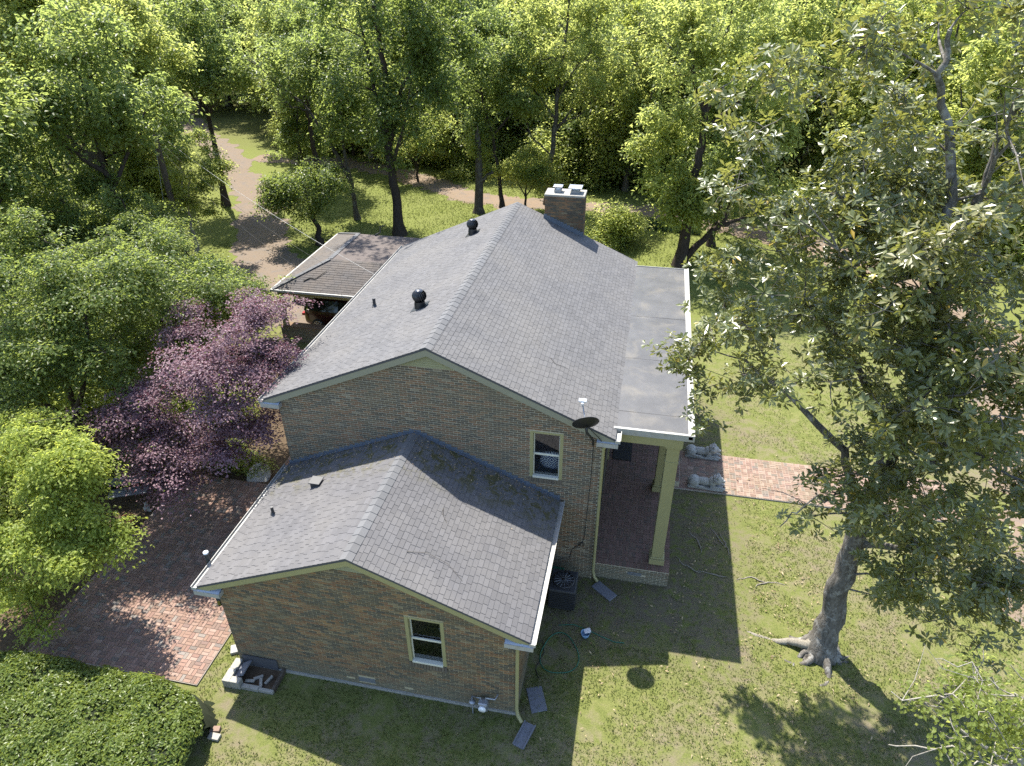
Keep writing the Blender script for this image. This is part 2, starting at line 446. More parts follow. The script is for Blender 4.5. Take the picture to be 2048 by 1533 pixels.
def ground_mat():
    t = NT('lawn_ground'); p = t.pos()
    z = t.n('SeparateXYZ'); t.l(p, z.inputs[0])
    fine = t.noise(26, 6, 0.75, p)
    mid = t.noise(3.2, 5, 0.65, p, 0.3)
    big = t.noise(0.33, 4, 0.55, p)
    g = t.mix(t.step(fine, 0.32, 0.7), (0.055, 0.068, 0.018), (0.142, 0.154, 0.046))
    g = t.mix(t.step(mid, 0.4, 0.72), g, t.mix(0.5, g, (0.185, 0.175, 0.07)))
    kept = t.step(z.outputs[1], 11.0, 22.0)      # the mown lawn behind the house is greener
    g = t.mix(kept, g, t.mix(t.step(fine, 0.32, 0.7), (0.07, 0.085, 0.02), (0.15, 0.165, 0.045)))
    dirt = t.mix(fine, (0.085, 0.07, 0.048), (0.18, 0.15, 0.105))
    # thin, worn turf near the house and under the magnolia
    near = t.math('SUBTRACT', 1.0, t.step(z.outputs[1], 8.0, 20.0))
    bare = t.step(t.math('ADD', t.math('MULTIPLY', mid, 0.6), t.math('MULTIPLY', big, 0.55)), 0.53, 0.72)
    c = t.mix(t.math('MULTIPLY', bare, t.math('ADD', t.math('MULTIPLY', near, 0.75), 0.12)), g, dirt)
    # trodden earth along the porch and wing side
    px_ = t.math('MULTIPLY', t.step(z.outputs[0], 7.6, 8.6), t.math('SUBTRACT', 1.0, t.step(z.outputs[0], 12.2, 14.2)))
    py_ = t.math('MULTIPLY', t.step(z.outputs[1], -3.4, -1.2), t.math('SUBTRACT', 1.0, t.step(z.outputs[1], 9.0, 12.0)))
    worn = t.math('MULTIPLY', t.math('MULTIPLY', px_, py_), t.step(mid, 0.36, 0.56))
    c = t.mix(t.math('MULTIPLY', worn, 0.8), c, t.mix(fine, (0.06, 0.05, 0.035), (0.13, 0.11, 0.08)))
    # leaf mould under the wood
    far = t.step(z.outputs[1], 44.0, 52.0)
    c = t.mix(t.math('MULTIPLY', far, 0.35), c, (0.07, 0.055, 0.03))
    return t.done(t.bsdf(c, 0.95, 0.1, 0, t.bump(fine, 0.6, 0.05)))

def road_mat(name, a, b, leaf=0.4):
    t = NT(name); p = t.pos()
    fine = t.noise(45, 4, 0.8, p); big = t.noise(0.5, 5, 0.6, p)
    c = t.mix(fine, a, b)
    c = t.mix(t.math('MULTIPLY', t.step(big, 0.42, 0.7), leaf), c, (0.125, 0.095, 0.064))
    c = t.mix(t.math('MULTIPLY', t.step(t.noise(1.4, 6, 0.7, p), 0.50, 0.62), 0.5), c, (0.10, 0.095, 0.092))
    c = t.mix(t.math('MULTIPLY', t.step(t.noise(4.5, 7, 0.75, p), 0.57, 0.66), 0.6), c, (0.09, 0.075, 0.035))
    return t.done(t.bsdf(c, 0.95, 0.15, 0, t.bump(fine, 0.4, 0.01)))
M['ground'] = ground_mat()
M['road'] = road_mat('gravel_drive', (0.10, 0.078, 0.06), (0.175, 0.138, 0.107))
M['path'] = road_mat('leafy_path', (0.115, 0.085, 0.06), (0.20, 0.15, 0.11), 0.5)
M['soil'] = simple('bed_soil', (0.07, 0.05, 0.033), 0.95, 0.1, var=0.5, scale=12, dirt=(0.15, 0.12, 0.075), bump=0.6)
# ------------------------------------------------------------------ repeated small pieces
CUBE = np.array([(-1,-1,-1),(1,-1,-1),(1,1,-1),(-1,1,-1),(-1,-1,1),(1,-1,1),(1,1,1),(-1,1,1)], float)
TAB = CUBE.copy(); TAB[7,2] = TAB[6,2] = -0.55; TAB[3,2] = TAB[2,2] = -1.0      # thin at the top edge (+y), thick at the butt
PF = np.array([(4,5,6,7),(0,1,5,4),(1,2,6,5),(2,3,7,6),(3,0,4,7)])

def pieces(parent, name, frames, mat, n_ind=300, unit=CUBE, world=True, rest='rest_of_bricks', prefer=None):
    """frames: (k,12) rows = centre, half axis u, half axis v, half axis n. The n_ind nearest are objects, the rest one mesh"""
    A = np.asarray(frames, float).reshape(-1, 4, 3)
    dist = np.linalg.norm(A[:, 0] - CAMP, axis=1)
    if prefer is not None: dist = dist + prefer(A[:, 0])
    order = np.argsort(dist)
    ind, oth = order[:n_ind], order[n_ind:]
    if len(ind):
        me = np_mesh(name, unit, PF, mat)
        for i in ind:
            c, u, v, n = A[i]
            o = bpy.data.objects.new(name, me)
            COL.objects.link(o)
            o.parent = parent
            if parent.type == 'EMPTY': o.matrix_parent_inverse = Matrix.Translation(-Vector(parent.location))
            o.matrix_basis = Matrix(((u[0], v[0], n[0], c[0]), (u[1], v[1], n[1], c[1]), (u[2], v[2], n[2], c[2]), (0, 0, 0, 1)))
    if len(oth):
        B = A[oth]
        V = B[:, None, 0] + unit[None, :, 0:1] * B[:, None, 1] + unit[None, :, 1:2] * B[:, None, 2] + unit[None, :, 2:3] * B[:, None, 3]
        F = (PF[None] + 8 * np.arange(len(B))[:, None, None]).reshape(-1, 4)
        o = bpy.data.objects.new(rest, np_mesh(rest, V.reshape(-1, 3), F, mat))
        link(o, parent, world)
        tag(o, kind='stuff')

def brick_frames(origin, u, nrm, width, z0, z1, ok=None, bl=0.203, bh=0.0677, joint=0.016, proud=0.008, seed=1, holes=()):
    """running bond on an upright wall; origin = lower corner, u = unit vector along the wall, nrm = outward"""
    r = np.random.default_rng(seed); out = []
    origin = np.array(origin, float); u = np.array(u, float); nrm = np.array(nrm, float)
    L = bl + joint; k = 0; z = z0 + bh / 2
    while z < z1:
        x = -(0.5 * L if k % 2 else 0.0)
        while x < width:
            a, b = max(x, 0.0), min(x + bl, width)
            for (ha, hb, hc, hd) in holes:
                if z + bh / 2 > hc and z - bh / 2 < hd and b > ha and a < hb:
                    if a < ha: b = min(b, ha)
                    elif b > hb: a = max(a, hb)
                    else: b = a
            if b - a > 0.03:
                m = (a + b) / 2
                if ok is None or ok(m, z, (b - a) / 2, (bh - joint) / 2):
                    d = proud + r.normal(0, 0.0016)
                    c = origin + u * m + np.array((0, 0, z + r.normal(0, 0.0012))) + nrm * (d - 0.02)
                    out.append(np.concatenate([c, u * (b - a) / 2, np.array((0, 0, (bh - joint) / 2)), nrm * 0.02]))
            x += L
        z += bh; k += 1
    return out

def basket_frames(x0, x1, y0, y1, z, unit=0.204, joint=0.012, seed=3, ok=None, tilt=0.004, th=0.02):
    """basket weave of brick pairs"""
    r = np.random.default_rng(seed); out = []
    nx, ny = int(round((x1 - x0) / unit)), int(round((y1 - y0) / unit))
    ux, uy = (x1 - x0) / nx, (y1 - y0) / ny
    for i in range(nx):
        for j in range(ny):
            cx, cy = x0 + (i + .5) * ux, y0 + (j + .5) * uy
            if ok is not None and not ok(cx, cy): continue
            for s in (-1, 1):
                if (i + j) % 2: c = (cx, cy + s * uy / 4); hx, hy = ux / 2 - joint / 2, uy / 4 - joint / 2
                else: c = (cx + s * ux / 4, cy); hx, hy = ux / 4 - joint / 2, uy / 2 - joint / 2
                tx, ty = r.normal(0, tilt, 2)
                out.append(np.array([c[0], c[1], z + r.normal(0, 0.0016) - th, hx, 0, hx * tx, 0, hy, hy * ty, 0, 0, th]))
    return out

def sheet(name, pts, z, mat):
    o = MB().add([(x, y, z) for x, y in pts], [tuple(range(len(pts)))]).build(name, mat)
    return tag(o, kind='structure')

def ribbon(name, pts, widths, z, mat, seed=0, rag=0.3):
    """a drive or path along a centre line, with ragged edges"""
    r = np.random.default_rng(seed)
    P = np.array(pts, float); t = np.linspace(0, len(P) - 1, 45 * (len(P) - 1) + 1)
    def cr(a):
        out = []
        for s in t:
            i = min(int(s), len(a) - 2); f = s - i
            p0, p1, p2, p3 = a[max(i-1, 0)], a[i], a[i+1], a[min(i+2, len(a)-1)]
            out.append(0.5 * (2*p1 + (p2-p0)*f + (2*p0-5*p1+4*p2-p3)*f*f + (3*p1-p0-3*p2+p3)*f**3))
        return np.array(out)
    C = cr(P); Wd = np.interp(t, range(len(P)), widths)
    T = np.gradient(C, axis=0); T /= np.linalg.norm(T, axis=1)[:, None]
    Nn = np.stack([-T[:, 1], T[:, 0]], 1)
    e1 = np.convolve(r.normal(0, rag * 2, len(C)), np.ones(5) / 5, 'same'); e2 = np.convolve(r.normal(0, rag * 2, len(C)), np.ones(5) / 5, 'same')
    Lf = C + Nn * (Wd / 2 + e1)[:, None]; Rt = C - Nn * (Wd / 2 + e2)[:, None]
    V = np.concatenate([np.c_[Lf, np.full(len(C), z)], np.c_[Rt, np.full(len(C), z)]])
    n = len(C); F = np.array([(n + i, n + i + 1, i + 1, i) for i in range(n - 1)])
    o = bpy.data.objects.new(name, np_mesh(name, V, F, mat)); link(o)
    return tag(o, kind='structure')

# ------------------------------------------------------------------ the ground
def make_ground():
    xs = np.concatenate([[-700, -300], np.arange(-120, 121, 6.0), [300, 700]]); ys = np.concatenate([[-300, -120], np.arange(-60, 201, 6.0), [350, 900]])
    X, Y = np.meshgrid(xs, ys); Z = np.zeros_like(X)
    far = np.clip((Y - 60) / 120, 0, 1); Z += far * far * 5.0 * (0.6 + 0.4 * np.sin(X / 38.0))      # the wood climbs gently
    V = np.c_[X.ravel(), Y.ravel(), Z.ravel()]; nx = len(xs); F = []
    for j in range(len(ys) - 1):
        for i in range(nx - 1): F.append((j*nx+i, j*nx+i+1, (j+1)*nx+i+1, (j+1)*nx+i))
    o = bpy.data.objects.new('ground', np_mesh('ground', V, np.array(F), M['ground'], True)); link(o)
    tag(o, kind='structure')
make_ground()
ribbon('driveway', [(1, 15.5), (-5, 15.6), (-9.5, 17.2), (-13.3, 21.6), (-18.5, 30.6), (-24.2, 38.1), (-32, 47), (-39.3, 54.7), (-52, 67)],
       [6.6, 6.8, 5.6, 3.7, 2.9, 3.0, 2.9, 2.8, 2.8], 0.008, M['road'], 1)
ribbon('leafy_path', [(-26, 43.5), (-19, 43.4), (-13.3, 41.9), (-7.4, 38.4), (-3.7, 35.6), (3, 34.9), (8.9, 35.2), (11.5, 33.3), (16, 31.8), (21, 28.5), (25, 21), (26, 14), (25.2, 7), (24.2, 0), (24.5, -8)],
       [2.6, 2.6, 2.7, 2.8, 2.7, 2.4, 2.3, 2.3, 2.6, 3.2, 4.2, 5.4, 6.2, 6.6, 6.8], 0.004, M['path'], 2)
sheet('garden_bed', [(-9.5, -5.2), (-5.5, -5.6), (-5.5, 1.9), (-0.1, 2.1), (-0.1, 11.5), (-9.5, 11.0)], 0.004, M['soil'])

# patio of basket-weave brick
def make_patio():
    slab = MB().box((-5.46, -5.47, -0.02), (-0.38, 2.0, 0.046)).box((-2.42, 2.0, -0.02), (-0.12, 4.6, 0.043)).build('patio', M['pave_joint'])
    tag(slab, kind='structure')
    fr = basket_frames(-5.45, -0.39, -5.46, 1.99, 0.058) + basket_frames(-2.41, -0.13, 2.01, 4.59, 0.056, seed=4)
    pieces(slab, 'brick', fr, M['pave_brick'])
make_patio()
def make_walk():
    slab = MB().box((11.23, 4.56, -0.02), (20.5, 6.72, 0.050)).build('garden_walk', M['pave_joint'])
    tag(slab, kind='structure')
    pieces(slab, 'brick', basket_frames(11.24, 20.49, 4.57, 6.71, 0.062, seed=5), M['walk_brick'])
make_walk()

# ------------------------------------------------------------------ the house
XL, XC, XR, HE, HR, YF, YB = -0.36, 4.47, 9.31, 5.24, 7.36, -0.13, 11.89
MS = (HR - HE) / (XC - XL)
def main_z(x): return HR - MS * abs(x - XC)
EXL, EXC, EXR, EHE, EHR, EYF = -0.05, 3.95, 7.97, 2.94, 4.66, -4.76
ES = (EHR - EHE) / (EXC - EXL)
def wing_z(x): return EHR - ES * abs(x - EXC)
WX0, WX1, WY = 0.36, 7.66, -4.62

house = empty('brick_house', (4.5, 3.6, 0), 'two storey brick house with grey shingle gable roofs, low wing and columned porch', 'house')

# --- main walls
mw = MB()
win = (7.12, 8.00, 3.60, 5.12)          # x0 x1 z0 z1
def top(x): return main_z(x) - 0.07
mw.xz([(0, -.1), (win[0], -.1), (win[0], top(win[0])), (XC, top(XC)), (0, top(0))], 0.0, 0.22)
mw.xz([(win[0], -.1), (win[1], -.1), (win[1], win[2]), (win[0], win[2])], 0.0, 0.22)
mw.xz([(win[0], win[3]), (win[1], win[3]), (win[1], top(win[1])), (win[0], top(win[0]))], 0.0, 0.22)
mw.xz([(win[1], -.1), (9, -.1), (9, top(9)), (win[1], top(win[1]))], 0.0, 0.22)
mw.box((0, 0.22, -.1), (0.22, 11.6, 5.14)); mw.box((8.78, 0.22, -.1), (9.0, 11.6, 5.14))
mw.xz([(0, -.1), (9, -.1), (9, top(9)), (XC, top(XC)), (0, top(0))], 11.6, 11.8)
wall = mw.build('wall', M['mortar'], house)
def ok_main(u, z, hu, hz):
    if z + hz > top(u - hu) - 0.02 or z + hz > top(u + hu) - 0.02: return False
    if 0.5 < u < 7.5 and z < wing_z(u) - 0.35: return False          # hidden behind the wing
    return True
fr = brick_frames((0, 0, 0), (1, 0, 0), (0, -1, 0), 9.0, 0.0, 7.3, ok_main, seed=11, holes=[(win[0] - .008, win[1] + .008, win[2] - .19, win[3] + .005)])
fr += brick_frames((0, 11.6, 0), (0, -1, 0), (-1, 0, 0), 11.6, 0.0, 5.1, lambda u, z, a, b: u > 3.0, seed=12)
pieces(wall, 'brick', fr, M['main_brick'], 140, prefer=lambda c: np.where(c[:, 1] < 0.2, 0, 50))
# porch-side wall
sd = MB().box((9.001, 0.25, 0.6), (9.016, 11.5, 5.1)).build('porch_wall', M['main_brick'], house)

# --- wing walls
ww = MB()
wwin = (5.06, 5.99, 1.36, 2.94)
def wtop(x): return wing_z(x) - 0.07
ww.xz([(WX0, -.1), (wwin[0], -.1), (wwin[0], wtop(wwin[0])), (EXC, wtop(EXC)), (WX0, wtop(WX0))], WY, WY + .22)
ww.xz([(wwin[0], -.1), (wwin[1], -.1), (wwin[1], wwin[2]), (wwin[0], wwin[2])], WY, WY + .22)
ww.xz([(wwin[0], wwin[3]), (wwin[1], wwin[3]), (wwin[1], wtop(wwin[1])), (wwin[0], wtop(wwin[0]))], WY, WY + .22)
ww.xz([(wwin[1], -.1), (WX1, -.1), (WX1, wtop(WX1)), (wwin[1], wtop(wwin[1]))], WY, WY + .22)
ww.box((WX0, WY + .22, -.1), (WX0 + .22, -0.01, 2.9)); ww.box((WX1 - .22, WY + .22, -.1), (WX1, -0.01, 2.9))
wing = ww.build('wing_wall', M['wing_mortar'], house)
vents = [(3.35, 0.30), ]
def ok_wing(u, z, hu, hz):
    x = WX0 + u
    if z + hz > wtop(x - hu) - 0.02 or z + hz > wtop(x + hu) - 0.02: return False
    if z < 0.55 and rng.random() < 0.018: return False
    return True
fr = brick_frames((WX0, WY, 0), (1, 0, 0), (0, -1, 0), WX1 - WX0, 0.0, 4.6, ok_wing, seed=13, holes=[(wwin[0] - WX0 - .008, wwin[1] - WX0 + .008, wwin[2] - .19, wwin[3] + .005), (3.28, 3.73, .17, .35)])
fr += brick_frames((WX1, WY, 0), (0, 1, 0), (1, 0, 0), -WY - .02, 0.0, 2.86, seed=14)
pieces(wing, 'brick', fr, M['wing_brick'], 300, prefer=lambda c: np.where(c[:, 0] > WX1 - 0.02, 50, 0))
MB().box((3.64, WY - .012, 0.18), (4.08, WY + .02, 0.34)).build('foundation_vent', M['galv'], house)
MB().box((WX0 - .03, WY - .05, -.05), (WX1 + .03, WY - .001, 0.07)).build('footing', M['concrete'], house)

# --- sash windows
def sash_window(x0, x1, z0, z1, yw):
    f = MB()
    t = 0.085
    f.box((x0, yw - .015, z0), (x0 + t, yw + .17, z1)); f.box((x1 - t, yw - .015, z0), (x1, yw + .17, z1))
    f.box((x0 + t, yw - .015, z1 - .06), (x1 - t, yw + .17, z1))
    w = bevel(f.build('window', M['trim'], house), 0.006)
    bevel(MB().box((x0 + t, yw - .035, z0 - .012), (x1 - t, yw + .17, z0 + .05)).build('sill', M['white_sash'], w), 0.006)
    zm = (z0 + z1) / 2 - 0.02
    bevel(MB().box((x0 + t, yw + .06, zm - .03), (x1 - t, yw + .10, zm + .03)).build('meeting_rail', M['white_sash'], w), 0.005)
    for a, b, yy in ((z0 + .05, zm - .03, 0.06), (zm + .03, z1 - .06, 0.10)):
        for xa in (x0 + t, x1 - t - .03): MB().box((xa, yw + yy, a), (xa + .03, yw + yy + .03, b)).build('sash_stile', M['white_sash'], w)
    for a, b, yy in ((z0 + .05, zm - .03, 0.075), (zm + .03, z1 - .06, 0.115)):
        MB().add([(x0+t+.02, yw+yy, a), (x1-t-.02, yw+yy, a), (x1-t-.02, yw+yy, b), (x0+t+.02, yw+yy, b)], [(0, 1, 2, 3)]).build('pane', M['glass'], w)
    # dark room seen through the glass
    r = MB(); d = 1.6; a0, a1, b0, b1, y0 = x0 - .5, x1 + .5, z0 - .25, z1 + .15, yw + .24
    r.add([(a0, y0, b0), (a1, y0, b0), (a1, y0 + d, b0), (a0, y0 + d, b0), (a0, y0, b1), (a1, y0, b1), (a1, y0 + d, b1), (a0, y0 + d, b1)],
          [(0, 1, 2, 3), (4, 7, 6, 5), (1, 5, 6, 2), (2, 6, 7, 3), (3, 7, 4, 0)])
    r.build('room', M['room'], w)
    # rowlock of bricks under the sill
    n = 13
    bw = (x1 - x0 + .02) / n; fr = []
    for i in range(n):
        fr.append([x0 - .01 + (i + .5) * bw, yw - .008, z0 - .10, bw / 2 - .005, 0, 0, 0, 0, 0.082, 0, -.022, 0.004])
    pieces(w, 'sill_brick', fr, M['sill_brick'], 50)
    return w
w1 = sash_window(*win, 0.0)
w2 = sash_window(*wwin, WY)
# patterned cushion behind the upper window, round lampshade behind the wing window
def cushion_mat():
    t = NT('navy_white_cushion'); p = t.pos(); s = t.n('SeparateXYZ'); t.l(p, s.inputs[0])
    def tri(v, f): return t.math('ABSOLUTE', t.math('SUBTRACT', t.math('FRACT', t.math('MULTIPLY', v, f)), 0.5))
    d = t.math('ADD', tri(s.outputs[0], 3.2), tri(s.outputs[2], 3.2))
    k = t.math('GREATER_THAN', t.math('FRACT', t.math('MULTIPLY', d, 4.0)), 0.5)
    return t.done(t.bsdf(t.mix(k, (0.04, 0.06, 0.20), (0.62, 0.64, 0.70)), 0.9, 0.2))
cu = MB().ellipsoid((7.66, 0.52, 3.82), (0.36, 0.13, 0.30), 20, 12).build('patterned_cushion', cushion_mat())
tag(cu, 'navy and white zigzag cushion behind the upper window', 'cushion')
bevel(tag(MB().box((6.9, 0.32, 3.36), (8.3, 0.9, 3.50)).build('blue_settee', M['blue_plastic']), 'dark blue seat under the patterned cushion behind upper window', 'seat'), 0.02)
lp = empty('round_lamp', (5.82, -3.9, 1.2), 'pale round lampshade behind the wing window', 'lamp')
MB().ellipsoid((5.82, -4.05, 2.02), (0.15, 0.15, 0.19), 18, 10).build('lamp_shade', M['plastic_white'], lp)
MB().tube([(5.82, -4.05, 1.12), (5.82, -4.05, 1.9)], 0.02).lathe([(0.1, 1.12), (0.1, 1.15), (0.02, 1.17)], (5.82, -4.05, 0)).build('lamp_stem', M['galv'], lp)

# --- gable louvres
def louvre(xc, zt, s, yw, drop, n):
    f = MB(); hw = drop / s
    f.xz([(xc - hw, zt - drop), (xc + hw, zt - drop), (xc, zt)], yw - .004, yw + .03)
    g = f.build('gable_vent', M['deck'], house)
    for i in range(n):
        z = zt - drop + (i + .15) * drop / (n + .6); h = hw * (zt - z - .05) / drop
        if h > 0.06:
            MB().obox((xc, yw - .02, z + .02), (1, 0, 0), (0, .6, .8), (0, -.8, .6), h, .028, .006).build('slat', M['trim'], g)
    return g
louvre(XC, main_z(XC) - .21, MS, 0.0, 0.42, 6)
louvre(EXC, wing_z(EXC) - .20, ES, WY, 0.30, 4)

# --- roofs: deck, shingles course by course, ridge caps
def slope_frames(x_eave, x_ridge, z_eave, z_ridge, y0, y1, expo=0.125, tab=0.25, seed=0, ok=None):
    """u = along the eave (+-y), v = up the slope, n = out of the roof"""
    r = np.random.default_rng(seed)
    v = np.array((x_ridge - x_eave, 0, z_ridge - z_eave)); L = np.linalg.norm(v); v /= L
    u = np.array((0, 1.0, 0)) if v[0] < 0 else np.array((0, -1.0, 0)); n = np.cross(u, v)
    out = []; k = 0; s = 0.0
    while s < L - 0.04:
        e = min(expo + 0.03, L - s)
        y = y0 - r.uniform(0, tab) if k % 2 else y0 - tab * 0.5 * r.uniform(0.6, 1.0)
        while y < y1:
            w = tab * r.uniform(0.88, 1.12)
            a, b = max(y, y0), min(y + w, y1)
            if b - a > 0.03:
                c = np.array((x_eave, (a + b) / 2, z_eave)) + v * (s + e / 2)
                if ok is None or ok(c):
                    th = 0.0052 + r.uniform(0, 0.0024)
                    out.append(np.concatenate([c + n * th, u * ((b - a) / 2 - 0.0055), v * (e / 2), n * th]))
            y += w
        s += expo; k += 1
    return out
def roof_slope_mesh(mb, xe, xr_, ze, zr, y0, y1, th=0.06):
    mb.prism([(xe, ze), (xr_, zr), (xr_, zr - th), (xe, ze - th)], y0, y1, lambda p, t: (p[0], t, p[1]))
rf = MB(); roof_slope_mesh(rf, XL, XC, HE, HR, YF, YB); roof_slope_mesh(rf, XR, XC, HE, HR, YF, YB)
roof = rf.build('roof', M['deck'], house)
fr = slope_frames(XL - .02, XC, HE - .02 * MS, HR, YF - .01, YB, seed=21) + slope_frames(XR + .02, XC, HE - .02 * MS, HR, YF - .01, YB, seed=22)
pieces(roof, 'shingle', fr, M['shingle'], 120, TAB, rest='rest_of_shingles')
rf = MB(); roof_slope_mesh(rf, EXL, EXC, EHE, EHR, EYF, -0.02); roof_slope_mesh(rf, EXR, EXC, EHE, EHR, EYF, -0.02)
wroof = rf.build('wing_roof', M['deck'], house)
fr = slope_frames(EXL - .02, EXC, EHE - .02 * ES, EHR, EYF - .01, -0.02, seed=23) + slope_frames(EXR + .02, EXC, EHE - .02 * ES, EHR, EYF - .01, -0.02, seed=24)
pieces(wroof, 'shingle', fr, M['wing_shingle'], 300, TAB, rest='rest_of_shingles')

def ridge(xc, z, s, y0, y1, parent, n, mat):
    L = (y1 - y0) / n; nrm = math.hypot(1, s); me = None
    for i in range(n):
        ya = y0 + i * L; yb_ = ya + L + 0.05; lo = 0.012; hi = 0.026     # butt faces the camera, tail under the next
        b = MB(); w = 0.15; yb_ = min(yb_, y1)
        P = []
        for yy, h in ((ya, hi), (yb_, lo)):
            for x in (-w, 0, w):
                P.append((xc + x, yy, z - abs(x) * s + h))
        for yy in (ya,):
            for x in (-w, 0, w): P.append((xc + x, yy, z - abs(x) * s + 0.004))
        b.add(P, [(0, 1, 4, 3), (1, 2, 5, 4), (6, 7, 1, 0), (7, 8, 2, 1)])
        b.build('ridge_shingle', mat, parent)
ridge(XC, HR, MS, YF - .012, YB, roof, 44, M['ridge_cap'])
ridge(EXC, EHR, ES, EYF - .012, -0.02, wroof, 19, M['ridge_cap'])

# --- rake boards, eaves, gutters
def rakes(xl, xc, xr_, zf, y, depth, mat, parent):
    for xa, xb in ((xl, xc), (xc, xr_)):
        MB().xz([(xa, zf(xa) - .055), (xb, zf(xb) - .055), (xb, zf(xb) - .055 - depth), (xa, zf(xa) - .055 - depth)][::1], y + .02, y + .05).build('rake_board', mat, parent)
    MB().xz([(xl, zf(xl) - .062), (xc, zf(xc) - .062), (xr_, zf(xr_) - .062), (xr_, zf(xr_) - .09), (xc, zf(xc) - .09), (xl, zf(xl) - .09)], y + .052, y + .14).build('rake_soffit', mat, parent)
rakes(XL, XC, XR, main_z, YF - .01, .19, M['fascia'], house)
rakes(EXL, EXC, EXR, wing_z, EYF - .01, .17, M['trim'], house)
def gutter(x_in, side, z, y0, y1, parent=house):
    """open half-box gutter; side -1 = opens on the left eave"""
    w = 0.135; d = .085; t = .006
    g = MB(); X = lambda a: x_in + side * a
    g.box((min(X(0.0), X(t)), y0, z - d), (max(X(0.0), X(t)), y1, z - .01))
    g.box((min(X(w), X(w - t)), y0, z - d), (max(X(w), X(w - t)), y1, z))
    g.box((min(X(w + .012), X(w - t)), y0, z + .0005), (max(X(w + .012), X(w - t)), y1, z + .012))
    g.box((min(X(0), X(w)), y0, z - d - t), (max(X(0), X(w)), y1, z - d - .0005))
    g.box((min(X(0), X(w)), y0 - t, z - d - t), (max(X(0), X(w)), y0 - .0005, z - .004))
    gg = g.build('gutter', M['gutter'], parent)
    MB().box((min(X(t + .002), X(w - t - .002)), y0 + .004, z - d + .001), (max(X(t + .002), X(w - t - .002)), y1, z - .045)).build('gutter_lining', M['gutter'], gg)
    return gg
gutter(XL - .012, -1, HE - .03, YF - .02, YB); gutter(XR + .012, 1, HE - .03, YF - .02, 0.28)
gutter(EXL - .012, -1, EHE - .03, EYF - .02, -0.05); gutter(EXR + .012, 1, EHE - .03, EYF - .02, -0.05)
def cornice(x0, x1, y0, y1, z):
    """boxed eave return with a small metal-topped ledge"""
    r = MB().box((x0, y0, z - .13), (x1, y1, z)).build('eave_return', M['gutter'], house)
    xm = (x0 + x1) / 2
    MB().add([(x0 + .01, y0 + .01, z + .004), (x1 - .01, y0 + .01, z + .004), (x1 - .01, y1, z + .05), (x0 + .01, y1, z + .05)], [(0, 1, 2, 3)]).build('return_flashing', M['gutter_return'], r)
cornice(XL - .10, 0.10, YF - .045, -0.004, HE - .13); cornice(8.86, XR + .10, YF - .045, -0.004, HE - .13)
cornice(EXL - .10, 0.52, EYF - .045, WY - .004, EHE - .13); cornice(7.42, EXR + .10, EYF - .045, WY - .004, EHE - .13)
so = MB()
so.box((XL, 0.0, HE - .14), (-0.002, YB - .3, HE - .10)); so.box((EXL, WY, EHE - .14), (WX0 - .002, -.02, EHE - .10)); so.box((WX1 + .002, WY, EHE - .14), (EXR, -.02, EHE - .10))
so.box((9.002, 0.0, HE - .14), (XR, 0.3, HE - .10))
so.build('soffit', M['trim'], house)
def downspout(pts, w=0.04):
    return MB().tube(pts, w, 8).build('downspout', M['trim'], house)
downspout([(7.76, -4.70, 2.74), (7.70, -4.69, 2.55), (7.68, -4.69, 0.35), (7.72, -4.75, 0.16), (7.84, -4.86, 0.08)], .045)
downspout([(9.12, -.10, 5.02), (9.05, -.06, 4.85), (9.04, -.06, 0.40), (9.09, -.12, 0.22), (9.20, -.22, 0.14)], .045)

# --- step flashing where the wing roof meets the wall
fl = MB()
for side in (-1, 1):
    n = 24; xe = EXL if side < 0 else EXR
    for i in range(n):
        xa = EXC + (xe - EXC) * i / n; xb = EXC + (xe - EXC) * (i + 1) / n
        z = wing_z((xa + xb) / 2)
        fl.box((min(xa, xb), -0.018, z - .05), (max(xa, xb), -0.009, z + .085))
        fl.add([(xa, -0.012, wing_z(xa) + .022), (xb, -0.012, wing_z(xb) + .022), (xb, -.12, wing_z(xb) + .022), (xa, -.12, wing_z(xa) + .022)], [(0, 1, 2, 3)])
fl.build('step_flashing', M['flashing'], house)

# --- chimney
cx0, cx1, cy0, cy1, cz = 5.60, 7.10, 11.60, 12.42, 7.74
ch = MB().box((cx0, cy0, 4.0), (cx1, cy1, cz)).build('chimney', M['soot_mortar'], house)
fr = brick_frames((cx0, cy0, 6.0), (1, 0, 0), (0, -1, 0), cx1 - cx0, 0, cz - 6.0, lambda u, z, a, b: z + 6 > main_z(cx0 + u + a) - .02, seed=31)
fr += brick_frames((cx1, cy0, 6.0), (0, 1, 0), (1, 0, 0), cy1 - cy0, 0, cz - 6.0, seed=32)
fr += brick_frames((cx0, cy1, 6.0), (0, -1, 0), (-1, 0, 0), cy1 - cy0, 0, cz - 6.0, seed=33)
pieces(ch, 'brick', fr, M['chimney_brick'], 0)
bevel(MB().box((cx0 - .03, cy0 - .03, cz + .001), (cx1 + .03, cy1 + .03, cz + .085)).build('chimney_crown', M['concrete'], ch), .02)
def flue_cap(x, y, w, h, lid):
    c = MB().box((x - w, y - w, cz + .086), (x + w, y + w, cz + .086 + h)).build('flue', M['galv'], ch)
    b = MB()
    for sx in (-1, 1):
        for sy in (-1, 1): b.box((x + sx*w*.8 - .012, y + sy*w*.8 - .012, cz + .087 + h), (x + sx*w*.8 + .012, y + sy*w*.8 + .012, cz + .086 + h + .11))
    b.build('flue_leg', M['galv'], ch)
    bevel(MB().box((x - lid, y - lid, cz + .197 + h), (x + lid, y + lid, cz + .225 + h)).build('flue_lid', M['galv'], ch), .008)
flue_cap(cx0 + .44, 12.02, .14, .09, .18); flue_cap(cx1 - .38, 12.02, .17, .09, .26)
fs = MB()
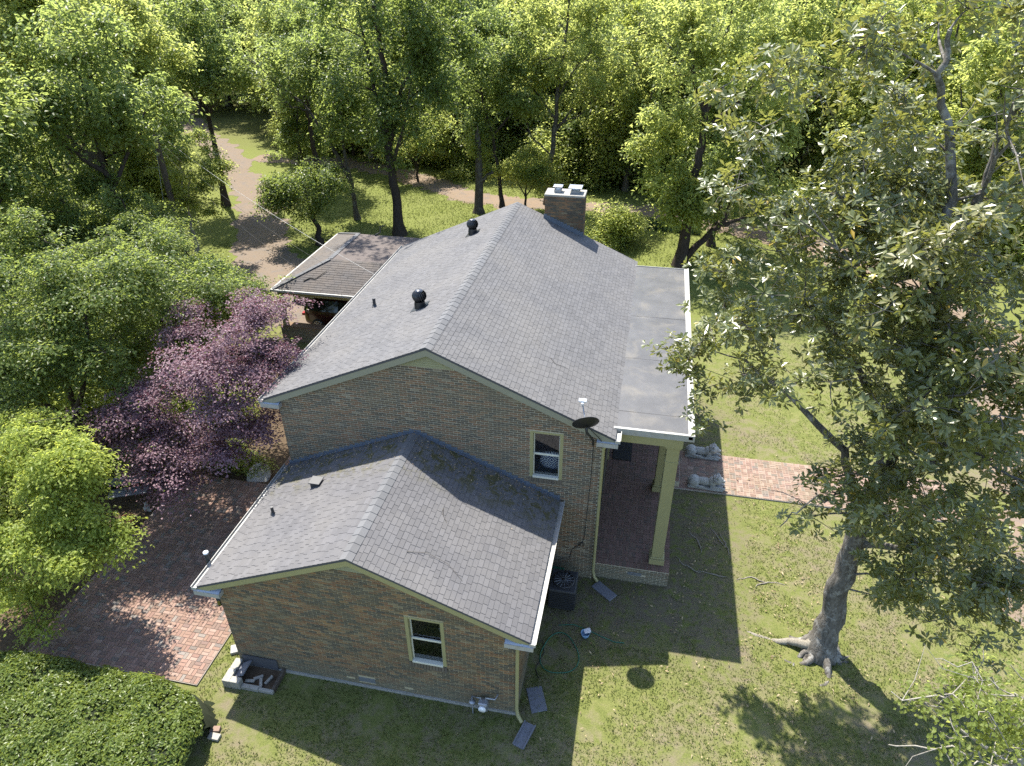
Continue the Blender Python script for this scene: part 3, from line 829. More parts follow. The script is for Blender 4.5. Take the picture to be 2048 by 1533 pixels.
for i in range(12):
    xa = cx0 - .04 + (cx1 - cx0 + .08) * i / 12; xb = cx0 - .04 + (cx1 - cx0 + .08) * (i + 1) / 12; z = main_z((xa + xb) / 2)
    fs.box((xa, cy0 - .028, z - .02), (xb, cy0 - .014, z + .20))
fs.build('chimney_flashing', M['flashing'], ch)

# --- porch
PX, PYF, PYB, PZ = 11.27, 0.34, 11.40, 5.30
FZ = 0.58; FX = 11.21; FY = 0.10
pr = MB().box((9.02, FY, -.1), (FX - .012, 11.5, FZ - .02)).build('porch', M['mortar'], house)
fr = brick_frames((9.02, FY, 0.0), (1, 0, 0), (0, -1, 0), FX - 9.03, 0.0, FZ - .03, lambda u, z, a, b: not (1.0 < u < 1.42 and 0.28 < z < 0.42), seed=41, proud=.006)
fr += brick_frames((FX - .012, FY, 0.0), (0, 1, 0), (1, 0, 0), 11.3, 0.0, FZ - .03, seed=42, proud=.006)
pieces(pr, 'brick', fr, M['main_brick'], 0)
fr = basket_frames(9.03, 10.99, 0.31, 11.4, FZ, seed=43)
for i in range(108):      # header course along the edges
    y = 0.305 + i * .1027
    if y < 11.4: fr.append([11.105, y + .05, FZ - .02, .098, 0, 0, 0, .046, 0, 0, 0, .02])
for i in range(21):
    fr.append([9.03 + .05 + i * .1035, 0.2, FZ - .02, .046, 0, 0, 0, .098, 0, 0, 0, .02])
pieces(pr, 'floor_brick', fr, M['porch_brick'], 300)
MB().box((10.03, FY - .012, 0.29), (10.43, FY + .01, 0.41)).build('foundation_vent', M['galv'], house)
def column(x, y):
    c = bevel(MB().box((x - .165, y - .165, FZ + .26), (x + .165, y + .165, 4.84)).build('column', M['trim'], house), .012)
    bevel(MB().box((x - .215, y - .215, FZ + .002), (x + .215, y + .215, FZ + .20)).build('column_base', M['trim'], c), .008)
    bevel(MB().box((x - .195, y - .195, FZ + .2015), (x + .195, y + .195, FZ + .2595)).build('column_torus', M['trim'], c), .02)
    bevel(MB().box((x - .178, y - .178, 4.30), (x + .178, y + .178, 4.34)).build('column_band', M['trim'], c), .006)
    bevel(MB().box((x - .20, y - .20, 4.78), (x + .20, y + .20, 4.839)).build('column_cap', M['trim'], c), .01)
for yy in (0.55, 3.78, 7.6, 10.9): column(10.82, yy)
be = MB().box((10.60, 0.34, 4.841), (11.04, 11.2, 5.13)).box((9.02, 0.34, 4.85), (10.599, 0.72, 5.13))
be.build('porch_beam', M['trim'], house)
MB().box((9.02, .40, 5.131), (11.18, 11.3, 5.20)).build('porch_ceiling', M['trim'], house)
# flat roof: overlapping membrane sheets
pf = MB().box((XR - .1, PYF + .06, 5.205), (PX - .10, PYB, 5.235)).build('porch_roof', M['deck'], house)
cuts = [0.41, 1.25, 2.75, 4.15, 5.45, 7.05, 9.25, 11.38]
for i in range(len(cuts) - 1):
    ya, yb_ = cuts[i] - .06 * (i > 0), cuts[i + 1]
    parts = [(XR - .08, PX - .13)] if i < 5 else ([(XR - .08, 10.33), (10.27, PX - .13)] if i == 5 else [(XR - .08, 10.62), (10.56, PX - .13)])
    for j, (xa, xb) in enumerate(parts):
        n = 9; h = 5.243 + .005 * (i % 2) + .003 * j; V = []; F = []
        for a in range(n + 1):
            for b in range(n + 1):
                x = xa + (xb - xa) * a / n; y = ya + (yb_ - ya) * b / n
                V.append((x, y, h + (.005 * math.sin(x * 3.1 + i * 2) * math.sin(y * 2.3 + j)) * (0 < a < n and 0 < b < n) + random.uniform(0, .003)))
        for a in range(n):
            for b in range(n): F.append((a*(n+1)+b, (a+1)*(n+1)+b, (a+1)*(n+1)+b+1, a*(n+1)+b+1))
        m = MB().add(V, F, True)
        m.add([(xa, ya, h), (xb, ya, h), (xb, ya, 5.236), (xa, ya, 5.236)], [(3, 2, 1, 0)])
        m.build('roof_sheet', M['flat_roof'], pf)
g = MB()
g.box((PX - .13, PYF - .03, 5.16), (PX - .015, PYB + .03, 5.262)); g.box((PX - .0145, PYF - .03, 5.10), (PX + .03, PYB + .03, 5.295))
g.box((XR - .06, PYF - .03, 5.10), (PX - .0155, PYF + .055, 5.285)); g.box((XR - .06, PYB + .001, 5.14), (PX - .0155, PYB + .03, 5.27))
bevel(g.build('porch_gutter', M['gutter'], pf), .006)
# steps down to the walk, doormat, door
st = MB().box((FX + .001, 4.62, 0.0), (FX + .33, 6.66, .27)).build('porch_step', M['mortar'], house)
fr = []
for i in range(19):
    y = 4.64 + i * .1062
    for k in range(2): fr.append([FX + .085 + k * .16, y + .05, .28 - .02, .074, 0, 0, 0, .046, 0, 0, 0, .026])
pieces(st, 'brick', fr, M['porch_brick'], 60)
mt = MB().box((9.2, 5.05, FZ + .004), (9.85, 6.15, FZ + .024)).build('doormat', M['rubber']); tag(mt, 'black doormat on the brick porch floor by the wall', 'doormat')
dr = MB().box((9.018, 5.1, FZ + .01), (9.05, 6.1, 2.7)).build('door', M['dark_plastic'], house)
MB().box((9.018, 4.98, FZ), (9.075, 5.097, 2.8)).box((9.018, 6.103, FZ), (9.075, 6.22, 2.8)).build('door_frame', M['trim'], dr)
MB().box((9.018, 1.6, 1.5), (9.06, 2.7, 3.2)).build('window', M['dark_plastic'], house)
# ------------------------------------------------------------------ carport
cp = empty('carport', (-3.5, 15.5, 0), 'open carport with brown shingle skirt roof and flat deck beside the house', 'carport')
CX0, CX1, CY0, CY1, CZ, DX, DY0, DY1, DZ = -6.92, -0.05, 11.83, 19.3, 2.70, -4.83, 13.75, 17.2, 3.55
cr = MB()
cr.add([(CX0, CY0, CZ), (CX1, CY0, CZ), (CX1, DY0, DZ), (DX, DY0, DZ), (DX, DY1, DZ), (CX1, DY1, DZ), (CX1, CY1, CZ), (CX0, CY1, CZ)],
       [(0, 1, 2, 3), (0, 3, 4, 7), (7, 4, 5, 6), (3, 2, 5, 4)])
cr.add([(CX0, CY0, CZ - .04), (CX1, CY0, CZ - .04), (CX1, CY1, CZ - .04), (CX0, CY1, CZ - .04)], [(0, 3, 2, 1)])
croof = cr.build('roof', M['carport_flat'], cp)
def skirt(p_eave0, p_eave1, p_top0, p_top1, seed, expo=.14, tab=.33):
    """trapezoid of shingles between an eave edge and a top edge"""
    r = np.random.default_rng(seed); a, b, c, d = (np.array(p, float) for p in (p_eave0, p_eave1, p_top0, p_top1))
    u = (b - a) / np.linalg.norm(b - a); vv = c - a; vv = vv - u * np.dot(vv, u); L = np.linalg.norm(vv); v = vv / L; n = np.cross(u, v)
    sa = np.dot(c - a, u) / L; sb = np.dot(d - b, u) / L; W_ = np.linalg.norm(b - a); out = []; s = 0
    while s < L - .05:
        e = min(expo + .03, L - s); x0 = sa * s; x1 = W_ + sb * s; x = x0 - r.uniform(0, tab)
        while x < x1:
            w = tab * r.uniform(.9, 1.1); p, q = max(x, x0), min(x + w, x1)
            if q - p > .03:
                th = .007 + r.uniform(0, .003)
                out.append(np.concatenate([a + u * (p + q) / 2 + v * (s + e / 2) + n * th, u * ((q - p) / 2 - .004), v * (e / 2), n * th]))
            x += w
        s += expo
    return out
fr = skirt((CX0, CY0, CZ), (CX1, CY0, CZ), (DX, DY0, DZ), (CX1, DY0, DZ), 51)
fr += skirt((CX0, CY1, CZ), (CX0, CY0, CZ), (DX, DY1, DZ), (DX, DY0, DZ), 52)
pieces(croof, 'shingle', fr, M['carport_shingle'], 150, TAB, rest='rest_of_shingles')
hp = MB()
for (a, b) in (((CX0, CY0, CZ), (DX, DY0, DZ)), ((DX, DY0, DZ), (DX, DY1, DZ)), ((CX0, CY1, CZ), (DX, DY1, DZ))):
    a, b = Vector(a), Vector(b); t = (b - a).normalized(); s = t.cross(Vector((0, 0, 1))).normalized(); n = s.cross(t)
    k = int((b - a).length / .22)
    for i in range(k):
        c = a + t * ((i + .5) * (b - a).length / k)
        MB().obox(c + n * .02, t, s, n, (b - a).length / k / 2 - .003, .11, .009 + .003 * (i % 2)).build('ridge_shingle', M['ridge_cap'], croof)
gm = MB(); gm.box((CX0 - .10, CY0 - .10, CZ - .10), (CX1, CY0 - .004, CZ - .004)); gm.box((CX0 - .10, CY0 - .003, CZ - .10), (CX0 - .004, CY1, CZ - .004))
gm.build('gutter', M['gutter'], cp)
MB().box((CX0 + .12, CY0 + .1, CZ - .32), (CX1, CY0 + .3, CZ - .041)).box((CX0 + .12, CY0 + .3005, CZ - .32), (CX0 + .32, CY1 - .1, CZ - .041)).build('beam', M['trim'], cp)
for (x, y, z0) in ((CX0 + .22, CY0 + .2, .80), (CX0 + .22, 15.8, 0.0), (CX0 + .22, CY1 - .2, 0.0)):
    MB().box((x - .10, y - .10, z0), (x + .10, y + .10, CZ - .321)).build('post', M['trim'], cp)
lw = MB().box((CX0 + .02, CY0 + .02, -.05), (-0.2, CY0 + .40, .78)).build('low_wall', M['mortar'], cp)
fr = brick_frames((CX0 + .02, CY0 + .02, 0), (1, 0, 0), (0, -1, 0), -0.22 - CX0, 0, .78, seed=53)
pieces(lw, 'brick', fr, M['main_brick'], 0)
bevel(MB().box((CX0 - .01, CY0 - .01, .781), (-.18, CY0 + .43, .835)).build('wall_cap', M['main_brick'], lw), .01)
# twigs fallen on the carport roof
def twig(name, pts, r, label, cat='twig', mat='bark'):
    o = MB().tube(pts, [r * (1 - .6 * i / max(1, len(pts) - 1)) for i in range(len(pts))], 5).build(name, M[mat])
    return tag(o, label, cat)
def czs(y): return CZ + (DZ - CZ) * (y - CY0) / (DY0 - CY0)
twig('fallen_branch', [(-5.6, 12.35, czs(12.35) + .04), (-5.35, 12.55, czs(12.55) + .05), (-5.1, 12.5, czs(12.5) + .04), (-4.7, 13.0, czs(13.0) + .06)], .03, 'crooked fallen branch lying low on the carport shingles')
twig('fallen_branch', [(-3.9, 17.1, DZ + .03), (-3.7, 17.35, DZ + .10), (-3.75, 17.5, DZ + .32), (-3.5, 17.6, DZ + .42)], .05, 'broken upright branch stub on the carport flat deck')

# ------------------------------------------------------------------ cars
def make_car(name, label, loc, rz, paint, kind):
    root = empty(name, loc, label, 'car', 'cars under the carport', rz)
    # stations along x: x, half width low, z sill, z belt, half width belt, z roof, half width roof
    if kind == 'sedan':
        st = [(-2.32, .66, .36, .62, .62, .63, .55), (-2.25, .80, .26, .80, .76, .82, .66), (-1.75, .90, .22, .96, .85, 1.0, .72), (-1.25, .91, .22, .98, .87, 1.28, .62),
              (-.7, .91, .22, .96, .88, 1.43, .60), (.2, .91, .22, .94, .88, 1.45, .60), (.75, .91, .22, .93, .87, 1.26, .62), (1.25, .91, .22, .92, .86, .95, .74), (1.9, .88, .22, .86, .82, .88, .68), (2.28, .76, .28, .68, .70, .70, .60), (2.38, .60, .36, .55, .56, .56, .50)]
    else:
        st = [(-2.15, .66, .42, .80, .66, .82, .6), (-2.10, .82, .30, .95, .80, 1.35, .60), (-1.85, .90, .25, 1.02, .86, 1.58, .62), (-1.2, .92, .24, 1.02, .88, 1.66, .64),
              (-.3, .92, .24, 1.0, .88, 1.68, .64), (.4, .92, .24, .98, .88, 1.62, .63), (.95, .92, .24, .97, .87, 1.25, .66), (1.3, .91, .24, .96, .86, 1.0, .74), (1.9, .88, .25, .88, .82, .91, .68), (2.2, .78, .30, .72, .72, .74, .62), (2.28, .62, .40, .6, .58, .61, .52)]
    V = []; F = []
    for (x, hl, zs, zb, hb, zr, hr) in st:
        zm = (zs + zb) / 2
        prof = [(-hl * .9, zs), (-hl, zs + .08), (-hl - .015, zm), (-hb, zb), (-hr, max(zr - .05, zb + .004)), (-hr * .6, zr), (hr * .6, zr), (hr, max(zr - .05, zb + .004)), (hb, zb), (hl + .015, zm), (hl, zs + .08), (hl * .9, zs)]
        V += [(x, y, z) for y, z in prof]
    n = 12
    for i in range(len(st) - 1):
        for j in range(n): F.append((i*n+j, i*n+(j+1) % n, (i+1)*n+(j+1) % n, (i+1)*n+j))
    F.append(tuple(range(n))); F.append(tuple(range((len(st)-1)*n, len(st)*n))[::-1])
    b = MB().add(V, F, True).build('body', paint, root, False)
    m = b.modifiers.new('sub', 'SUBSURF'); m.levels = 2; m.render_levels = 2
    # side glass, windscreens: slightly proud panels following the cabin
    cab = [s for s in st if s[5] - s[3] > .2]
    for sy in (-1, 1):
        P = [(s[0], sy * (s[4] - .01), s[3] + .05) for s in cab] + [(s[0], sy * (s[6] + .035), s[5] - .12) for s in cab[::-1]]
        k = len(cab)
        g = MB()
        for i in range(k - 1): g.add([P[i], P[i+1], P[2*k-2-i], P[2*k-1-i]], [(0, 1, 2, 3)])
        g.build('side_window', M['car_glass'], root, False)
    for (sa, sb) in ((cab[0], st[st.index(cab[0]) - 1]), (cab[-1], st[st.index(cab[-1]) + 1])):
        MB().add([(sb[0], -.6, sb[5] + .03), (sb[0], .6, sb[5] + .03), (sa[0], .55, sa[5] + .012), (sa[0], -.55, sa[5] + .012)], [(0, 1, 2, 3)]).build('windscreen', M['car_glass'], root, False)
    for sy in (-1, 1):
        bevel(MB().box((-2.31, sy * .55 - .12, .66), (-2.16, sy * .55 + .12, .80)).build('tail_light', M['tail'], root, False), .02)
        bevel(MB().box((2.14, sy * .55 - .14, .60), (2.31, sy * .55 + .14, .70)).build('headlight', M['plastic_white'], root, False), .02)
        for x in (-1.38, 1.42):
            w = MB()
            for zz in (0,):
                Mx = Matrix.Rotation(R(90), 3, 'X'); y = sy * .84
                w.lathe([(.20, -.10), (.30, -.11), (.335, -.07), (.335, .07), (.30, .11), (.20, .10)], (x, y, .335), 24, True, Mx)
            wh = w.build('wheel', M['rubber'], root, False)
            rim = MB(); yo = y + sy * .085
            rim.lathe([(.225, -.03), (.235, .0), (.225, .03), (.205, .02), (.205, -.03)], (x, yo, .335), 24, True, Mx)
            rim.lathe([(.0, .03 * -sy), (.045, .03 * -sy), (.05, 0)], (x, yo, .335), 12, True, Mx)
            for q in range(10):
                th = 2 * math.pi * q / 10
                dx, dz = math.cos(th), math.sin(th)
                rim.obox((x + dx * .125, yo + sy * .01, .335 + dz * .125), (dx, 0, dz), (0, 1, 0), (-dz, 0, dx), .09, .012, .016)
            rim.build('rim', M['alloy'], wh)
            MB().lathe([(0, 0), (.205, 0)], (x, y + sy * .03, .335), 20, False, Mx).build('brake_disc', M['dark_plastic'], wh)
    return root
M['car_glass'] = simple('car_glass', (0.012, 0.014, 0.016), 0.05, 0.6)
M['tail'] = simple('tail_lens', (0.25, 0.01, 0.01), 0.2, 0.5)
M['alloy'] = simple('alloy', (0.55, 0.53, 0.50), 0.35, 0.5, 0.7)
M['paint_black'] = simple('black_paint', (0.012, 0.012, 0.014), 0.15, 0.6)
M['paint_red'] = simple('dark_red_paint', (0.03, 0.006, 0.006), 0.18, 0.6, var=0.05)
make_car('parked_car', 'black car with silver spoked wheel at the far side of the carport', (-6.35, 16.75, 0.0), math.pi, M['paint_black'], 'sedan')
make_car('parked_car', 'dark red car half hidden under the near side of carport roof', (-4.25, 14.0, 0.0), 0.0, M['paint_red'], 'suv')

# ------------------------------------------------------------------ things on the roofs
def turbine(x, y, label):
    z = main_z(x)
    o = empty('turbine_vent', (x, y, z), label, 'roof vent', 'turbine vents on the main roof')
    MB().lathe([(.17, -.14), (.165, .10), (.15, .20)], (x, y, z), 20).build('neck', M['black_metal'], o)
    MB().add([(x - .24, y - .24, main_z(x - .24) + .022), (x + .24, y - .24, main_z(x + .24) + .022), (x + .24, y + .24, main_z(x + .24) + .022), (x - .24, y + .24, main_z(x - .24) + .022)], [(0, 1, 2, 3)]).build('flashing', M['black_metal'], o)
    # curved fins
    f = MB(); nf = 18
    for k in range(nf):
        a0 = 2 * math.pi * k / nf; pv = []
        for i in range(8):
            ph = math.pi * (0.16 + .70 * i / 7); rr = .205 * math.sin(ph) + .012; zz = .36 + .19 * math.cos(ph); tw = a0 + .55 * i / 7
            pv.append((x + rr * math.cos(tw), y + rr * math.sin(tw), z + zz))
            pv.append((x + (rr - .03) * math.cos(tw + .24), y + (rr - .03) * math.sin(tw + .24), z + zz))
        f.add(pv, [(2*i, 2*i+1, 2*i+3, 2*i+2) for i in range(7)], True)
    f.build('fins', M['black_metal'], o)
    MB().ellipsoid((x, y, z + .36), (.13, .13, .14), 16, 8).build('core', M['dark_plastic'], o)
    MB().lathe([(0, .565), (.07, .56), (.115, .535), (.12, .52)], (x, y, z), 20).build('cap', M['cap_metal'], o)
M['cap_metal'] = simple('cap_metal', (0.10, 0.10, 0.105), 0.22, 0.6, 0.7)
turbine(3.24, 3.15, 'near black turbine vent, halfway along the main roof left of the ridge')
turbine(3.22, 9.55, 'far black turbine vent close to the chimney end of main roof')
def pipe(name, x, y, z0, h, r, label, mat='dark_plastic', top=None):
    o = empty(name, (x, y, z0), label, 'pipe')
    MB().tube([(x, y, z0 - .05), (x, y, z0 + h)], r, 12).build('pipe', M[mat], o)
    MB().lathe([(r * 2.0, .022), (r * 1.6, .03), (r * 1.05, .09)], (x, y, z0), 14).build('collar', M['dark_plastic'], o)
    if top: MB().lathe([(0, h + .012), (r * 1.15, h + .01), (r * 1.15, h - .03)], (x, y, z0), 14).build('cap', M[top], o)
def on_main(x): return main_z(x)
pipe('vent_pipe', 1.10, 4.75, on_main(1.10), .30, .05, 'short black vent pipe low on the main roof')
pipe('vent_pipe', 0.80, -2.48, wing_z(.80), .26, .038, 'thin black vent pipe on the wing roof above the patio')
pipe('flue_pipe', -0.28, -3.92, 2.55, .62, .055, 'pale capped flue pipe rising beside the wing gutter', 'dark_plastic', 'plastic_white')
def roof_box(x, y):
    z = wing_z(x); o = empty('box_vent', (x, y, z), 'small dark box vent with leaf debris on the wing roof', 'roof vent')
    MB().box((x - .12, y - .12, z - .06), (x + .12, y + .12, z + .12)).build('body', M['dark_plastic'], o)
    bevel(MB().box((x - .16, y - .16, z + .121), (x + .16, y + .16, z + .15)).build('hood', M['dark_plastic'], o), .01)
roof_box(1.62, -1.52)

# satellite dish at the right eave corner
def make_dish():
    c = Vector((8.58, -0.40, 5.80)); nrm = Vector((-0.26, 0.80, 0.50)).normalized()
    o = empty('satellite_dish', (8.75, -0.2, 5.05), 'black satellite dish seen from behind at the eave above the porch corner', 'satellite dish')
    q = nrm.to_track_quat('Z', 'Y').to_matrix()
    prof = [(r_, .16 * r_ * r_ / .12 * .6 - .05) for r_ in (0, .08, .16, .24, .30, .335)]
    MB().lathe(prof, c, 28, True, q).build('reflector_back', M['dish_black'], o)
    MB().lathe([(a, b + .006) for a, b in prof], c, 28, True, q).build('reflector_face', M['dish_face'], o)
    MB().lathe([(.335, .03), (.342, .04), (.335, .05)], c, 28, True, q).build('rim', M['dish_black'], o)
    # arm to the receiver
    lo = c + q @ Vector((0, -.30, .03)); ft = c + q @ Vector((0.02, -.16, .56))
    ft = c + nrm * .42 + Vector((-.03, .05, .10))
    MB().tube([c - nrm * .10, c - nrm * .16 + Vector((0, -.02, -.05)), Vector((8.78, -.24, 5.22)), Vector((8.78, -.17, 5.02))], [.035, .035, .03, .03], 8).build('mast', M['dish_black'], o)
    MB().tube([c - nrm * .08 + Vector((.05, 0, 0)), Vector((8.90, -.2, 5.30)), Vector((8.98, -.16, 5.16))], .012, 6).build('brace', M['dish_black'], o)
    MB().tube([c + nrm * .0, c + nrm * .3, ft], [.016, .016, .016], 6).build('arm', M['galv'], o)
    h = MB(); h.obox(ft, (1, 0, 0), (0, .8, .6), (0, -.6, .8), .03, .03, .10)
    h.obox(ft + Vector((0, 0, .12)), (1, 0, 0), (0, .8, .6), (0, -.6, .8), .10, .04, .025)
    for s in (-1, 1): h.obox(ft + Vector((.06 * s, 0, .09)), (1, 0, 0), (0, .8, .6), (0, -.6, .8), .03, .03, .045)
    bevel(h.build('receiver', M['plastic_white'], o), .01)
make_dish()
cb = MB().tube([(8.78, -.03, 4.98), (8.78, -.012, 4.0), (8.75, -.012, 2.8), (8.72, -.013, 1.7), (8.68, -.013, 1.45)], .009, 5)
cb.tube([(8.68, -.02, 1.45), (8.6, -.05, 1.38), (8.64, -.05, 1.28), (8.74, -.05, 1.33), (8.68, -.04, 1.44), (8.58, -.03, 1.30), (8.4, -.012, 1.1), (8.32, -.013, .7)], .01, 5)
tag(cb.build('antenna_cable', M['wire']), 'black cable running down the brick wall from the satellite dish', 'cable')

# ------------------------------------------------------------------ wires and pole
pole = empty('utility_pole', (-17.1, 19.7, 0), 'tall dark wooden utility pole among the trees beside the driveway', 'utility pole')
MB().tube([(-17.1, 19.7, -.1), (-17.1, 19.72, 5), (-17.08, 19.75, 8.7)], [.19, .165, .135], 12).build('shaft', M['pole_wood'], pole)
MB().tube([(-16.98, 19.62, 7.6), (-16.8, 19.6, 7.64)], .03, 6).tube([(-16.98, 19.62, 7.2), (-16.8, 19.6, 7.22)], .03, 6).build('hardware', M['dark_plastic'], pole)
MB().tube([(-16.9, 19.58, 8.0), (-17.0, 18.9, 4.0), (-17.0, 18.3, .05)], .012, 4).build('guy_wire', M['wire_light'], pole)
MB().tube([(-17.0, 18.32, .05), (-17.0, 18.42, 1.1)], .028, 6).build('guy_guard', M['yellow_plastic'], pole)
def wire(name, a, b, sag, r, mat, label):
    a, b = Vector(a), Vector(b); pts = []
    for i in range(25):
        t = i / 24; p = a.lerp(b, t); p.z -= 4 * sag * t * (1 - t); pts.append(p)
    tag(MB().tube(pts, r, 5, False).build(name, M[mat]), label, 'wire')
wire('service_wire', (-17.0, 19.7, 7.6), (-.40, 8.55, 5.28), .35, .007, 'wire_light', 'pale twisted service wire sagging from the pole to the main eave')
wire('service_wire', (-17.0, 19.7, 7.2), (-.40, 7.5, 5.25), .6, .006, 'wire', 'thin black wire crossing the carport roof to the main eave')
wire('service_wire', (-17.0, 19.7, 6.8), (-.40, 6.3, 5.22), .8, .005, 'wire', 'lowest thin black wire reaching the eave nearest the wing')

# ------------------------------------------------------------------ ground things
# resting stone lions on either side of the walk
def lion(x, y, rz, label):
    b = MB()
    E = b.ellipsoid
    b.box((-.58, -.20, 0.0), (.60, .20, .06))
    E((-.05, 0, .22), (.40, .135, .14)); E((-.40, 0, .23), (.20, .16, .17)); E((-.38, .13, .19), (.17, .085, .15)); E((-.38, -.13, .19), (.17, .085, .15))
    E((.22, 0, .26), (.17, .155, .18)); E((.37, 0, .36), (.16, .175, .18)); E((.47, 0, .37), (.11, .105, .12)); E((.575, 0, .33), (.075, .065, .06))
    for s in (-1, 1):
        E((.40, s * .12, .10), (.26, .05, .055)); E((.61, s * .12, .09), (.06, .05, .045)); E((-.16, s * .18, .095), (.18, .045, .045)); E((.38, s * .13, .52), (.035, .03, .045))
    E((-.55, .12, .10), (.05, .15, .035))
    r = random.Random(5)
    for k in range(64):      # curls of the mane
        a = r.uniform(0, 2 * math.pi); t = r.uniform(-1.1, .7)
        E((.36 + .12 * t, .175 * math.cos(a) * (1 - .2 * t * t), .36 + .165 * abs(math.sin(a)) - .05 * (t < -.5)), (.036, .034, .036), 6, 4)
    o = b.build('stone_lion', M['stone'])
    o.location = (x, y, .062); o.rotation_euler = (0, 0, rz)
    m = o.modifiers.new('remesh', 'REMESH'); m.mode = 'VOXEL'; m.voxel_size = .013; m.use_smooth_shade = True
    sm = o.modifiers.new('smooth', 'SMOOTH'); sm.factor = .5; sm.iterations = 1
    return tag(o, label, 'statue', 'stone lions flanking the walk')
lion(12.42, 4.83, R(-3), 'recumbent pale stone lion on the near edge of the brick walk')
lion(12.36, 6.55, R(-3), 'recumbent pale stone lion on the far edge of the brick walk')

# window-well box of concrete blocks at the wing corner
ww_ = empty('window_well', (0.95, -4.95, 0), 'low concrete block window well full of debris at the wing corner', 'window well')
def blk(a, b): return bevel(MB().box(a, b).build('block', M['concrete'], ww_), .012)
blk((.28, -5.35, 0), (.48, -4.98, .26)); blk((.28, -4.97, 0), (.48, -4.66, .24)); blk((.485, -5.35, 0), (.75, -5.18, .27)); blk((.76, -5.33, 0), (1.22, -5.22, .12)); blk((1.23, -5.32, 0), (1.62, -5.24, .11))
MB().box((1.56, -5.235, 0), (1.64, -4.66, .14)).build('timber', M['pole_wood'], ww_)
MB().add([(.49, -5.17, .03), (1.55, -5.21, .03), (1.55, -4.66, .03), (.49, -4.66, .03)], [(0, 1, 2, 3)]).build('debris', M['soil'], ww_)
bevel(MB().obox((.62, -4.93, .22), (.85, .1, .5), (0, 1, 0), (-.5, 0, .85), .16, .22, .02).build('panel', M['slate'], ww_), .005)
MB().box((.50, -4.675, .05), (1.45, -4.655, .42)).build('metal_plate', M['deck'], ww_)
for i, (x, y, a) in enumerate(((1.05, -4.98, .5), (1.35, -5.0, 1.2), (.9, -5.12, 0.1), (1.2, -5.12, 2.0))):
    MB().obox((x, y, .07 + .01 * i), (math.cos(a), math.sin(a), .1), (-math.sin(a), math.cos(a), 0), (0, 0, 1), .12, .035, .02).build('scrap_wood', M['bark_pale'] if i % 2 else M['concrete'], ww_)
# loose bricks and stones
def slab(name, x, y, hx, hy, h, rz, mat, label, cat, z=0.0):
    o = bevel(MB().box((-hx, -hy, 0), (hx, hy, h)).build(name, M[mat]), .012); o.location = (x, y, z); o.rotation_euler = (0, 0, rz)
    return tag(o, label, cat)
slab('loose_stone', .08, -4.28, .19, .13, .09, .5, 'stone', 'flat pinkish stone in the grass between patio and wing corner', 'stone')
slab('loose_brick', .72, -6.43, .12, .07, .08, .2, 'walk_brick', 'single loose brick beside the hedge end, nearest the hedge', 'brick')
slab('loose_brick', .80, -6.60, .14, .08, .08, .0, 'concrete', 'pale loose block just in front of the loose brick', 'block')
slab('blue_board', 8.08, -4.15, .20, .34, .025, .38, 'slate', 'blue grey panel lying on the ground by the wing downspout', 'panel')
sb = empty('splash_block', (7.95, -5.12, 0), 'grey plastic splash tray on the grass below the wing downspout', 'splash block', None, R(-16))
MB().box((-.13, -.32, .004), (.13, .32, .03)).build('tray', M['slate'], sb, False)
MB().box((-.15, -.32, .0305), (-.12, .32, .07)).box((.12, -.32, .0305), (.15, .32, .07)).build('rim', M['slate'], sb, False)
slab('splash_block', 9.42, -.42, .16, .36, .05, 0.9, 'slate', 'dark splash block below the porch corner downspout', 'splash block')
# gas meter
gmr = empty('gas_meter', (6.85, -4.85, 0), 'grey gas meter with pipes against the wing brick wall', 'gas meter')
bevel(MB().box((6.78, -4.93, .32), (7.02, -4.73, .60)).build('meter_body', M['galv'], gmr), .04)
MB().lathe([(0, .0), (.09, .0), (.09, .05), (0, .055)], (6.9, -4.935, .48), 14, True, Matrix.Rotation(R(90), 3, 'X')).build('dial', M['plastic_white'], gmr)
MB().tube([(6.62, -4.8, 0), (6.62, -4.8, .66), (6.84, -4.8, .66), (6.84, -4.8, .58)], .022, 8).tube([(6.96, -4.8, .58), (6.96, -4.8, .70), (7.18, -4.8, .70), (7.22, -4.66, .70)], .022, 8).build('pipes', M['galv'], gmr)
MB().lathe([(0, .04), (.075, .03), (.08, 0), (.075, -.03), (0, -.04)], (6.62, -4.8, .45), 12).build('regulator', M['galv'], gmr)
# air conditioner behind the wing
ac = empty('air_conditioner', (8.25, -.95, 0), 'dark slatted air conditioner unit in the corner behind the wing gutter', 'air conditioner')
bevel(MB().box((7.92, -1.35, .06), (8.66, -.55, .80)).build('case', M['dark_plastic'], ac), .03)
for i in range(9): MB().box((7.915, -1.358, .14 + i * .07), (8.666, -1.3505, .165 + i * .07)).build('slat', M['black_metal'], ac)
MB().lathe([(.30, .80), (.31, .83), (.28, .835)], (8.29, -.95, 0), 24).lathe([(.06, .82), (.06, .84), (0, .845)], (8.29, -.95, 0), 12).build('fan_guard', M['black_metal'], ac)
for i in range(7): MB().tube([(8.29 - .28 * math.cos(math.pi * i / 7), -.95 - .28 * math.sin(math.pi * i / 7), .83), (8.29 + .28 * math.cos(math.pi * i / 7), -.95 + .28 * math.sin(math.pi * i / 7), .83)], .006, 4).build('guard_wire', M['galv'], ac)
bx = bevel(MB().box((7.85, -.45, 0), (8.2, -.12, .42)).build('green_crate', M['green_plastic']), .02); tag(bx, 'dark green plastic crate by the house wall behind the air conditioner', 'crate')
